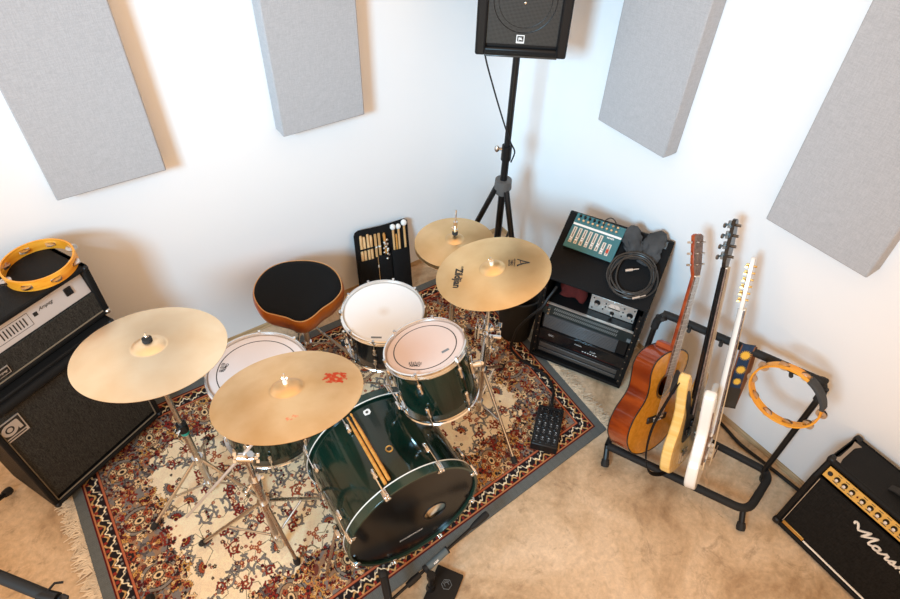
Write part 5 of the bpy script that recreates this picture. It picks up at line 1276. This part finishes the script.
def bass_guitar():
    M = guitar_frame((-.496, -1.910, .135), (-.165, -1.532, 1.112), (.19, -.98, 0), .022)
    S = thing('bass_guitar', 'blonde bass guitar with black pickguard and dark neck, middle one of the guitar rack', 'guitar', M, 'guitars in the rack')
    P = cr_closed([(0, 0), (.08, .004), (.14, .03), (.168, .09), (.157, .16), (.128, .22), (.122, .27), (.138, .32), (.152, .365), (.140, .39), (.112, .382), (.080, .345), (.040, .325), (-.035, .325), (-.058, .36), (-.095, .425), (-.128, .455), (-.153, .44), (-.150, .39), (-.127, .32), (-.118, .27), (-.132, .21), (-.165, .15), (-.172, .09), (-.15, .03), (-.08, .004)], 4)
    P = [(x, y * 1.07) for x, y in P]; th = .043; electric_body(S, M, P, th, MT['blonde'])
    b = MB(M); b.prism(cr_closed([(-.05, .33), (-.10, .40), (-.128, .41), (-.118, .35), (-.075, .28), (-.07, .20), (-.05, .14), (.05, .14), (.09, .10), (.13, .08), (.145, .11), (.10, .18), (.08, .24), (.09, .31), (.11, .36), (.06, .33), (.032, .30), (-.032, .30)], 4), .0, .0025); pg = b.build('pickguard', MT['ebony'], S)
    for k in (-1, 1): b = MB(M); b.box((k * .024, .205 + .014 * k, .006), (.048, .027, .012)); b.build('pickup', MT['black_gloss'], S, bevel=.003)
    b = MB(M); b.box((0, .060, .004), (.085, .055, .006)); 
    for k in range(4): b.cyl((-.03 + .02 * k, .045, .010), (-.03 + .02 * k, .075, .010), .006, seg=8)
    b.build('bridge', MT['chrome_dull'], S)
    for x, y in ((.105, .135), (.125, .105)): b = MB(M); b.cyl((x, y, .002), (x, y, .018), .008, seg=14); b.build('knob', MT['chrome_dull'], S)
    neck_parts(S, M, .275, .925, .062, .042, .012, 20, .864, .065, MT['black_gloss'], MT['rosewood'], 4, .024)
    b = MB(M @ Matrix.Translation((0, .925, .012))); b.prism(cr_closed([(-.021, 0), (.021, 0), (.030, .03), (.040, .08), (.034, .14), (.022, .19), (-.004, .20), (-.022, .185), (-.026, .12), (-.034, .05)], 4), -.016, -.001); h = b.build('headstock', MT['black_gloss'], S, bevel=.002)
    for k in range(4):
        y = .945 + .030 + .042 * k; x = -.030 + .003 * k
        b = MB(M); b.cyl((x + .018, y, -.006), (x + .018, y, .030), .006, seg=10); b.cyl((x + .016, y, -.014), (x - .028, y, -.014), .004, seg=8); b.lathe([(0, -.004), (.012, -.003), (.013, 0), (.012, .003), (0, .004)], 12, 0, M.inverted() @ M @ Matrix.Translation((x - .042, y, -.014)) @ Matrix.Diagonal((1.3, .8, 1, 1))); b.box((x + .014, y, -.010), (.022, .03, .012)); b.build('tuner', MT['dark_tuner'], h)
    pts = smooth_path([(-.138, .445, -.040), (-.160, .34, -.070), (-.190, .22, -.095), (-.200, .10, -.095), (-.165, .01, -.080), (-.09, -.028, -.055), (-.03, -.022, -.034), (0, -.006, -.022)], 6)
    b = MB(M); b.ribbon(pts, M.to_3x3().inverted() @ V(-.62, -.45, .60), .042, .004); b.build('strap', MT['nylon'], S, label='black strap hanging behind the body')
    b = MB(M); b.cyl((0, .002, -.022), (0, -.014, -.022), .007, seg=10); b.build('strap_button', MT['chrome_dull'], S)
bass_guitar()

def strat():
    M = guitar_frame((-.483, -2.009, .135), (-.155, -1.655, 1.018), (.32, -.95, 0), .021) @ Matrix.Scale(1.05, 4)
    S = thing('electric_guitar', 'white electric guitar with brown tortoiseshell pickguard, rightmost of the three in the guitar rack', 'guitar', M, 'guitars in the rack')
    P = cr_closed([(0, .004), (.07, 0), (.13, .02), (.158, .075), (.150, .135), (.120, .19), (.112, .235), (.128, .285), (.142, .33), (.126, .352), (.10, .338), (.074, .305), (.036, .285), (-.034, .285), (-.056, .325), (-.09, .375), (-.125, .398), (-.148, .375), (-.138, .32), (-.118, .26), (-.116, .225), (-.135, .165), (-.160, .105), (-.152, .045), (-.11, .01), (-.06, 0)], 4)
    P = [(x, y * 1.13) for x, y in P]; electric_body(S, M, P, .044, MT['white_lacquer'])
    b = MB(M); b.prism(cr_closed([(-.05, .30), (-.085, .345), (-.115, .355), (-.105, .29), (-.085, .23), (-.09, .17), (-.075, .11), (.02, .095), (.08, .045), (.125, .05), (.135, .09), (.105, .15), (.09, .20), (.10, .27), (.118, .32), (.075, .29), (.034, .265), (-.034, .265)], 4), 0, .0025); b.build('pickguard', MT['tortoise'], S)
    for y, a in ((.135, .2), (.185, 0), (.232, 0)): b = MB(M); b.box((0, y, .006), (.070, .018, .010), R=Matrix.Rotation(a, 3, 'Z')); b.build('pickup', MT['white_lacquer'], S, bevel=.004)
    b = MB(M); b.box((0, .088, .004), (.070, .040, .007)); b.build('bridge', MT['chrome'], S, bevel=.002)
    for x, y in ((.085, .135), (.105, .105), (.118, .075)): b = MB(M); b.lathe([(0, .016), (.009, .015), (.012, .002), (0, .002)], 16, 0, Matrix.Translation((x, y, .001))); b.build('knob', MT['white_lacquer'], S)
    b = MB(M); b.tube([(.035, .085, .008), (.05, .10, .028), (.075, .15, .034)], .0025, 6); b.build('tremolo_arm', MT['chrome'], S)
    neck_parts(S, M, .235, .762, .056, .042, .012, 21, .648, .095, MT['white_lacquer'], MT['rosewood'], 6, .021)
    b = MB(M @ Matrix.Translation((0, .762, .012))); b.prism(cr_closed([(-.020, 0), (.020, 0), (.034, .015), (.030, .045), (.052, .06), (.047, .10), (.030, .155), (.012, .20), (-.012, .205), (-.024, .185), (-.026, .12), (-.028, .05)], 4), -.015, -.001); h = b.build('headstock', MT['white_lacquer'], S, bevel=.002)
    for k in range(6):
        y = .762 + .040 + .026 * k; x = -.024 + .0035 * k
        b = MB(M); b.cyl((x + .012, y, .0), (x + .012, y, .022), .0045, seg=8); b.box((x + .008, y, -.010), (.018, .016, .012)); b.cyl((x, y, -.010), (x - .022, y, -.010), .0024, seg=6); b.box((x - .028, y, -.010), (.014, .009, .012)); b.build('tuner', MT['brass'], h, bevel=.002)
strat()

def guitar_rack():
    S = thing('guitar_rack', 'black tubular guitar rack with foam padded bars standing at the right wall', 'guitar rack', (-.36, -1.90, 0))
    FL_, FR_ = V(-.655, -1.655, .088), V(-.395, -2.20, .088); RR, RL = V(-.150, -2.150, .088), V(-.375, -1.52, .088)
    TL, TR = V(-.337, -1.490, .672), V(-.079, -2.138, .672)
    def rounded(P, r, n=6):
        P = [V(p) for p in P]; out = [P[0]]
        for i in range(1, len(P) - 1):
            a = (P[i - 1] - P[i]).normalized(); c = (P[i + 1] - P[i]).normalized()
            for k in range(n + 1): t = k / n; out.append(P[i] + a * r * (1 - t) ** 2 + c * r * t ** 2)
        return out + [P[-1]]
    C1, C2 = V(-.378, -2.232, .088), V(-.128, -2.178, .088); mid = C1.lerp(C2, .5)
    front = rounded([FL_, C1, mid], .06)
    MB().tube(front, .0185, 14).build('front_bar', MT['foam'], S)
    rear = rounded([mid, C2, RL], .06)
    MB().tube(rear, .0175, 14).build('rear_bar', MT['foam'], S)
    MB().tube([FL_, RL], .014, 12).build('side_rail', MT['black_metal'], S)
    for p in (FL_, C1 + V(.0, .022, 0)):
        o = leg_part(S, p, V(p.x - .045, p.y - .048, .020), r=.013, m=MT['black_metal'])
    for p in (RR, RL): o = leg_part(S, p, V(p.x + .02, p.y + (-.02 if p is RR else .02), .017), r=.012, m=MT['black_metal'])
    for p, q in ((RR, TR), (RL, TL)): MB().tube([p, p.lerp(q, .96)], .0125, 12).build('upright', MT['black_metal'], S)
    dz = V(0, 0, -.03)
    bar = smooth_path([RL.lerp(TL, .84), TL + V(0, -.004, -.05), TL + V(0, -.03, -.008), TL.lerp(TR, .10), TL.lerp(TR, .90), TR + V(.0, .03, -.008), TR + V(.0, .004, -.05), RR.lerp(TR, .84)], 6)
    MB().tube(bar, .0175, 14).build('neck_bar', MT['foam'], S)
    d = (TR - TL).normalized(); n = V(-.907, -.42, 0)
    for t in (.035, .20, .395, .67, .80, .92):
        p = TL.lerp(TR, t); o = MB().tube([p, p + n * .035, p + n * .050 + V(0, 0, .006)], .0085, 10).build('peg', MT['rubber'], S)
guitar_rack()

def sun_strap():
    d = V(.42, -.907, 0); o = V(-.907, -.42, 0); c = V(-.198, -1.840, .674)
    S = thing('guitar_strap', 'dark blue guitar strap with yellow suns and leather ends folded over the guitar rack bar', 'strap', c)
    e = V(-.262, -1.905, .440)
    wd = V(.70, -.72, 0).normalized()
    b = MB(); pts = smooth_path([c - o * .022 + V(0, 0, .0), c + V(0, 0, .024), c + o * .022 + V(0, 0, .004), c.lerp(e, .3) + o * .016, c.lerp(e, .78)], 6); b.ribbon(pts, wd, .054, .003); b.build('woven_band', MT['navy'], S)
    b = MB()
    for s in (-1, 1): b.ribbon([p + wd * s * .0255 + o * .0022 for p in pts], wd, .005, .002)
    b.build('band_edge', MT['leather'], S)
    pe = pts[-13:]; b = MB(); ax = (c.lerp(e, .78) - c.lerp(e, .3)).normalized(); nn = wd.cross(ax).normalized(); nn = nn if nn.dot(o) > 0 else -nn
    for t, sc in ((.06, 1.), (.42, .9), (.72, .75)):
        p = (c + o * .022).lerp(c.lerp(e, .80) + o * .008, t) + nn * .0045 + o * .002; F = frame(p, nn, wd)
        r1, r2 = .0245 * sc, .0145 * sc; poly = []
        for k in range(32): a = 2 * PI * k / 32; r = r1 if k % 2 == 0 else r2; poly.append((r * math.cos(a), r * math.sin(a)))
        b = MB(); b.prism(poly, 0, .0008, 0, F); b.build('sun_embroidery', MT['sun'], S)
    b = MB(); q = smooth_path([c.lerp(e, .74) + o * .002, e + o * .004, e + V(-.012, -.012, -.03), e + V(.02, .0, -.045)], 6); b.ribbon(q, wd, .056, .004); b.build('leather_end', MT['black_print'], S, label='black end tab')
    b = MB(); q = smooth_path([e + V(.02, 0, -.04), e + V(.035, .012, .03), c + V(.03, .0, -.12) + d * .02, c - o * .024 + d * .01], 6); b.ribbon(q, wd, .054, .0035); b.build('leather_return', MT['leather'], S, label='brown leather back side')
sun_strap()

# ================================================================== stick bag and its sticks
def stick_bag():
    TRc, TLc, BRc = V(-.803, -.040, .431), V(-1.109, -.040, .472), V(-.800, -.173, .022)
    u = (TRc - TLc).normalized(); v = (TRc - BRc); H = v.length; v = (v - u * v.dot(u)).normalized(); w = u.cross(v); W_ = .350
    M = Matrix((u, v, w)).transposed().to_4x4(); M.translation = BRc - u * (W_ / 2 + .012) - w * .012 
    S = thing('stick_bag', 'open black nylon stick bag leaning on the left wall behind the snare drum', 'bag', M)
    b = MB(M); r = .03; P = [(-W_ / 2, 0), (W_ / 2, 0), (W_ / 2, H - .01), (W_ / 2 - .02, H + .005), (0, H - .004), (-W_ / 2 + r, H), (-W_ / 2 + .008, H - .010), (-W_ / 2, H - r)]
    b.prism(P, 0, .008); b.build('back_panel', MT['nylon'], S, bevel=.003)
    xs = [-.168, -.045, .045, .168]; hs = [.255, .262, .270]
    for i in range(3):
        b = MB(M); x0, x1 = xs[i] + .003, xs[i + 1] - .003; n = 8; vs = []; fs = []
        for j in range(2):
            for k in range(n + 1): t = k / n; x = x0 + (x1 - x0) * t; bulge = .024 + .012 * math.sin(PI * t) ** .6; vs += [(x, .004 if j == 0 else hs[i], bulge), (x, .004 if j == 0 else hs[i], bulge - .003 if k not in (0, n) else .007)]
        m_ = 2 * (n + 1)
        for k in range(n):
            a = 2 * k; fs += [(a, a + 2, m_ + a + 2, m_ + a), (a + 1, m_ + a + 1, m_ + a + 3, a + 3), (m_ + a, m_ + a + 2, m_ + a + 3, m_ + a + 1), (a, a + 1, a + 3, a + 2)]
        fs += [(0, m_, m_ + 1, 1), (2 * n, 2 * n + 1, m_ + 2 * n + 1, m_ + 2 * n)]
        b.add(vs, fs); b.build('pocket', MT['nylon'], S)
    b = MB(M); b.box((-.112, .318, .026), (.105, .010, .003)); b.build('elastic_band', MT['nylon'], S)
    b = MB(M); b.box((-.143, .212, .012), (.012, .008, .004), R=Matrix.Rotation(.8, 3, 'Z')); b.build('tag', MT['white'], S)
    g = 'sticks in the stick bag'
    def stick(name, x, y0, y1, r, m, lab, cat, head=None, tilt=0.):
        T = M @ Matrix.Translation((x, y0, .0178)) @ Matrix.Rotation(tilt, 4, 'Z') @ Matrix.Rotation(-PI / 2, 4, 'X'); l = y1 - y0
        if head is None:
            b = MB(T); b.lathe([(0, 0), (r, .004), (r, l - .01), (r * .7, l), (0, l + .001)], 12); tag(b.build(name, m), lab, cat, g)
        else:
            O = thing(name, lab, cat, T, g); b = MB(T); b.lathe([(0, 0), (r, .003), (r, l), (0, l)], 12); b.build('shaft', m, O)
            b = MB(T); b.sphere((0, 0, l + head * .6), head, 16, sc=(1, 1, 1.05)); b.build('felt_head', MT['white_felt'], O)
    for k, x in enumerate((-.140, -.121, -.097, -.078)):
        stick('drumstick', x, .10, .400 - .010 * (k % 2), .0082, MT['hickory'], 'wooden drumstick in the stick bag, ' + ('leftmost of its four', 'second from left of its four', 'third from left of its four', 'rightmost of the left four')[k], 'drumstick')
    for k, (x, t) in enumerate(((-.050, .0), (-.026, .0))):
        T = M @ Matrix.Translation((x, .09, .0178)) @ Matrix.Rotation(-t, 4, 'Z') @ Matrix.Rotation(-PI / 2, 4, 'X'); O = thing('rod_bundle', ('light wooden rod bundle in the stick bag, just right of the four drumsticks', 'light wooden rod bundle in the stick bag, next to the silver bells')[k], 'drumstick', T, g)
        b = MB(T)
        for j in range(7): a = 2 * PI * j / 6; rr = .0052 if j < 6 else 0; b.cyl((rr * math.cos(a), rr * math.sin(a), 0), (rr * math.cos(a), rr * math.sin(a), .30), .0025, seg=6)
        b.build('rods', MT['hickory'], O)
        b = MB(T); b.cyl((0, 0, .10), (0, 0, .115), .0085, seg=12); b.cyl((0, 0, .22), (0, 0, .228), .0085, seg=12); b.build('tape_rings', MT['white'], O)
    T = M @ Matrix.Translation((.020, .10, .0195)) @ Matrix.Rotation(.05, 4, 'Z') @ Matrix.Rotation(-PI / 2, 4, 'X'); O = thing('bell_stick', 'wooden stick with rows of small silver bells in the middle of the stick bag', 'sleigh bells', T, g)
    MB(T).lathe([(0, 0), (.008, .004), (.008, .275), (.005, .285), (0, .286)], 12).build('shaft', MT['stick_orange'], O)
    for k in range(14):
        a = k * 1.9; z = .125 + .009 * k; b = MB(T); b.sphere((.013 * math.cos(a), -abs(.013 * math.sin(a)), z), .0085, 10); b.build('bell', MT['jingle'], O)
    for k, (x, y1, h) in enumerate(((.068, .395, .0168), (.104, .392, .0155), (.143, .405, .018))):
        stick('mallet', x, .09, y1, .0070, MT['hickory'], 'mallet with white felt head in the stick bag, ' + ('left of its three', 'middle of its three', 'rightmost of its three')[k], 'mallet', h)
    stick('drumstick', .087, .09, .360, .006, MT['stick_orange'], 'orange stick in the stick bag between two white headed mallets', 'drumstick')
stick_bag()

# ================================================================== stage box, cables
def stage_box():
    c = [V(-.748, -1.289, 0), V(-.667, -1.386, 0), V(-.858, -1.527, 0), V(-.942, -1.421, 0)]
    x = (c[1] - c[0]); x = x.normalized(); y = V(-x.y, x.x, 0); ctr = sum(c, V(0, 0, 0)) / 4; w, l, h = .128, .235, .052
    M = frame_xy(ctr + V(0, 0, .0108), x, y); S = thing('stage_box', 'black stage box with rows of shiny cable sockets lying on the rug', 'stage box', M)
    b = MB(M); b.box((0, 0, h / 2), (w, l, h)); b.build('box_body', MT['black_metal'], S, bevel=.005)
    for i in range(4):
        for j in range(5):
            T = M @ Matrix.Translation(((i - 1.5) * .029, (j - 2) * .042 - .004, h)); b = MB(T)
            b.box((0, 0, .001), (.025, .033, .003)); b.lathe([(.0105, .002), (.0115, .005), (.009, .005), (.008, .002)], 20, closed=True); s = b.build('socket', MT['black_gloss'], S, bevel=.001)
            b = MB(T)
            for k in range(3): a = PI / 2 + k * 2 * PI / 3; b.cyl((.0038 * math.cos(a), .0038 * math.sin(a), .0015), (.0038 * math.cos(a), .0038 * math.sin(a), .0065), .0015, seg=6)
            b.box((0, .0135, .004), (.007, .005, .003)); b.build('contacts', MT['chrome'], s)
    b = MB(M); b.cyl((0, l / 2 - .005, h * .5), (0, l / 2 + .03, h * .5), .012, seg=14); b.build('cable_gland', MT['rubber'], S)
    e = M @ V(0, l / 2 + .03, h * .5)
    pts = [V(-.500, -1.020, .535), V(-.525, -1.025, .515), V(-.552, -1.025, .485), V(-.583, -1.026, .44), V(-.625, -.99, .36), V(-.652, -.95, .255), V(-.640, -.915, .12), V(-.622, -.892, .035), V(-.622, -.93, .0175), V(-.618, -.99, .0175), V(-.592, -1.07, .0175), V(-.578, -1.15, .0175), V(-.61, -1.235, .022), e + V(.03, .03, 0) * .6, e]
    tag(MB().tube(smooth_path(pts, 7), .0075, 10).build('multicore_cable', MT['cable']), 'thick black multicore cable running from the rack down to the stage box', 'cable')
stage_box()
pts = [V(-.19, -1.60, .0095), V(-.06, -1.72, .0095), V(-.03, -1.84, .0095), V(-.05, -1.98, .0095), V(-.042, -2.10, .0095), V(-.035, -2.20, .0095), V(-.03, -2.29, .0095)]
tag(MB().tube(smooth_path(pts, 8), .0085, 8).build('floor_cable', MT['cable']), 'black cable lying on the concrete along the right wall under the guitar rack', 'cable')

# ================================================================== microphone stands
def kick_mic():
    x = V(.061, -.093, 0).normalized(); y = V(-x.y, x.x, 0)   # y runs away from the camera
    o = V(-1.608, -1.649, 0); w, l = .115, .205
    M = frame_xy(o, x, y); S = thing('low_microphone_stand', 'low black microphone stand with rectangular base in front of the bass drum', 'microphone stand', o + x * w / 2 - y * l / 2)
    b = MB(M); b.box((w / 2, -l / 2, .012), (w, l, .022)); b.build('base_plate', MT['black_plastic'], S, bevel=.004)
    b = MB(M @ Matrix.Translation((w * .56, -.062, .0235))); hx = [(.021 * math.cos(PI / 3 * k + .3), .021 * math.sin(PI / 3 * k + .3)) for k in range(6)]
    b.tube([V(*p, 0) for p in hx], .0011, 6, closed=True); b.tube([V(p[0] * .45, p[1] * .45, 0) for p in hx[:5]], .0011, 6); b.tube([V(p[0] * .72, p[1] * .72, 0) for p in hx[1:4]], .0009, 6); b.build('base_emblem', MT['label_grey'], S)
    P0 = V(-1.685, -1.712, .022); P1 = V(P0.x, P0.y, .155)
    b = MB(); b.cyl(P0, P0 + V(0, 0, .03), .020, .014, seg=16); b.cyl(P0, P1, .0105, seg=14); b.build('post', MT['black_metal'], S)
    A, B_ = V(-1.920, -1.708, .128), V(-1.352, -1.632, .150)
    d = (B_ - A).normalized(); C_ = A.lerp(B_, .42)
    MB().cyl(A, B_, .0062, seg=12).build('boom_arm', MT['black_metal'], S)
    b = MB(); b.cyl(A.lerp(B_, .42), A.lerp(B_, .60), .0150, seg=16); sl = b.build('clutch_sleeve', mat('slate_grey_sleeve', (.10, .135, .15), .4), S)
    FR = frame_xy(A.lerp(B_, .50) + V(-.004, -.010, .0108), d, V(-.12, .75, .66)); b = MB(FR); text_on(b, 'K&M', (0, 0, .0022), (1, 0, 0), (0, 1, 0), .022, bold=.04); b.build('sleeve_print', MT['white'], sl)
    b = MB(); b.cyl(A.lerp(B_, .40), A.lerp(B_, .425), .0165, seg=14); b.cyl(A.lerp(B_, .60), A.lerp(B_, .612), .0158, seg=14); b.build('sleeve_caps', MT['rubber'], S)
    b = MB(); b.tube([A.lerp(B_, t) for t in (.84, .88, .97, 1.0)], [.008, .0125, .0150, .0135], 14); b.build('counterweight', MT['rubber'], S)
    b = MB(); b.cyl(P1 - V(0, 0, .03), P1 + V(0, 0, .002), .017, seg=14); b.build('boom_clamp', MT['black_plastic'], S)
    b = MB(); b.tube([A.lerp(B_, .25), A.lerp(B_, .30), A.lerp(B_, .36)], [.012, .014, .012], 12); b.build('locking_ring', MT['black_plastic'], S)
    mc = thing('microphone', 'black microphone at the end of the low stand, aimed at the bass drum', 'microphone', (-1.873, -1.685, .150))
    p, q = V(-1.880, -1.740, .155), V(-1.842, -1.625, .162)
    b = MB(); b.tube([p, p.lerp(q, .6), q], [.013, .0165, .0165], 16); b.build('mic_body', MT['black_metal'], mc)
    e = (q - p).normalized(); b = MB(); b.tube([q, q + e * .012, q + e * .026, q + e * .031], [.0180, .0195, .017, .008], 16); b.build('mic_grille', mat('dark_mic_mesh', (.03, .03, .03), .5, .6), mc)
kick_mic()

def boom_stand(name_lab, base, top, boom0, boom1, feet, xtra=True):
    S = thing('microphone_stand', name_lab, 'microphone stand', (base[0], base[1], 0), 'microphone stands at the left')
    x, y = base
    MB().cyl((x, y, .10), (x, y, top), .010, seg=14).build('pole', MT['black_metal'], S)
    for fx, fy in feet: leg_part(S, (x, y, .17), (fx, fy, .022), r=.012, m=MT['black_metal'])
    b = MB(); b.cyl((x, y, .10), (x, y, .20), .020, seg=16); b.build('leg_hub', MT['black_plastic'], S)
    b = MB(); b.cyl((x, y, top * .62), (x, y, top * .62 + .06), .017, seg=16); b.build('height_collar', MT['black_plastic'], S)
    A, B_ = V(boom0), V(boom1); MB().cyl(A, B_, .0085, seg=12).build('boom_arm', MT['black_metal'], S)
    k = V(x, y, top); b = MB(); b.cyl(k - V(.018, -.018, 0), k + V(.018, -.018, 0), .017, seg=16); b.build('boom_clamp', MT['black_plastic'], S)
    d = (B_ - A).normalized(); b = MB(); b.tube([k - d * .17, k - d * .15, k - d * .04, k + d * .012], [.012, .0150, .0150, .013], 16); b.build('boom_grip', MT['rubber'], S)
    wing(S, k + V(.02, -.03, .005), (.6, -.8, 0), 1.6, MT['black_plastic'])
    b = MB(); b.tube([k + V(.0, .01, .01), k + V(.022, .022, .012), k + V(.04, .016, .006)], .0035, 8); b.build('locking_lever', MT['black_plastic'], S)
    return S
boom_stand('black boom microphone stand with thick clutch at the lower left corner of the picture', (-2.700, -1.425), .852, (-3.05, -.98, .93), (-2.668, -1.452, .846), [(-2.50, -1.76), (-2.93, -1.62), (-2.62, -1.13)])
boom_stand('microphone stand left of the tall bass amplifier, only one rubber foot showing', (-3.28, -.58), 1.1, (-3.5, -.8, 1.0), (-3.15, -.4, 1.2), [(-3.005, -.330), (-3.58, -.52), (-3.22, -.86)])

# ================================================================== light and camera
def lights():
    w = bpy.data.worlds.new('warm_room_light'); scene.world = w; w.use_nodes = True; bg = w.node_tree.nodes['Background']
    bg.inputs[0].default_value = (1.0, .63, .35, 1); bg.inputs[1].default_value = 1.36
    def area(name, loc, target, sx, sy, power, col, spread=180):
        l = bpy.data.lights.new(name, 'AREA'); l.shape = 'RECTANGLE'; l.size = sx; l.size_y = sy; l.energy = power; l.color = col; l.spread = math.radians(spread)
        o = bpy.data.objects.new(name, l); COL.objects.link(o); o.location = loc
        o.rotation_euler = (V(target) - V(loc)).to_track_quat('-Z', 'Y').to_euler(); return o
    area('softbox_daylight', (-4.3, -2.75, 2.8), (-.1, -.1, 1.0), .9, .9, 46, (.36, .72, 1.0), 74)
    area('overhead_fill', (-1.5, -1.5, 3.6), (-1.5, -1.5, 0), 2.4, 2.4, 3, (1.0, .66, .36))  # unseen warm fill, added overhead to even out the walls and corner
lights()

cam = bpy.data.cameras.new('camera'); co = bpy.data.objects.new('camera', cam); COL.objects.link(co); scene.camera = co
cam.sensor_fit = 'HORIZONTAL'; cam.sensor_width = 36; cam.lens = 603.787 / 900 * 36; cam.clip_start = .05
R_ = V((0.824941, -0.564475, 0.028971)); U_ = V((0.378186, 0.589332, 0.713907)); F_ = V((0.420056, 0.577975, -0.699641))
m4 = Matrix((R_, U_, -F_)).transposed().to_4x4(); m4.translation = V(-2.2018, -2.4752, 2.5490); co.matrix_world = m4
scene.view_settings.view_transform = 'Standard'; scene.view_settings.look = 'None'; scene.view_settings.exposure = 0.0; scene.view_settings.gamma = 1.0
scene.view_settings.use_curve_mapping = False
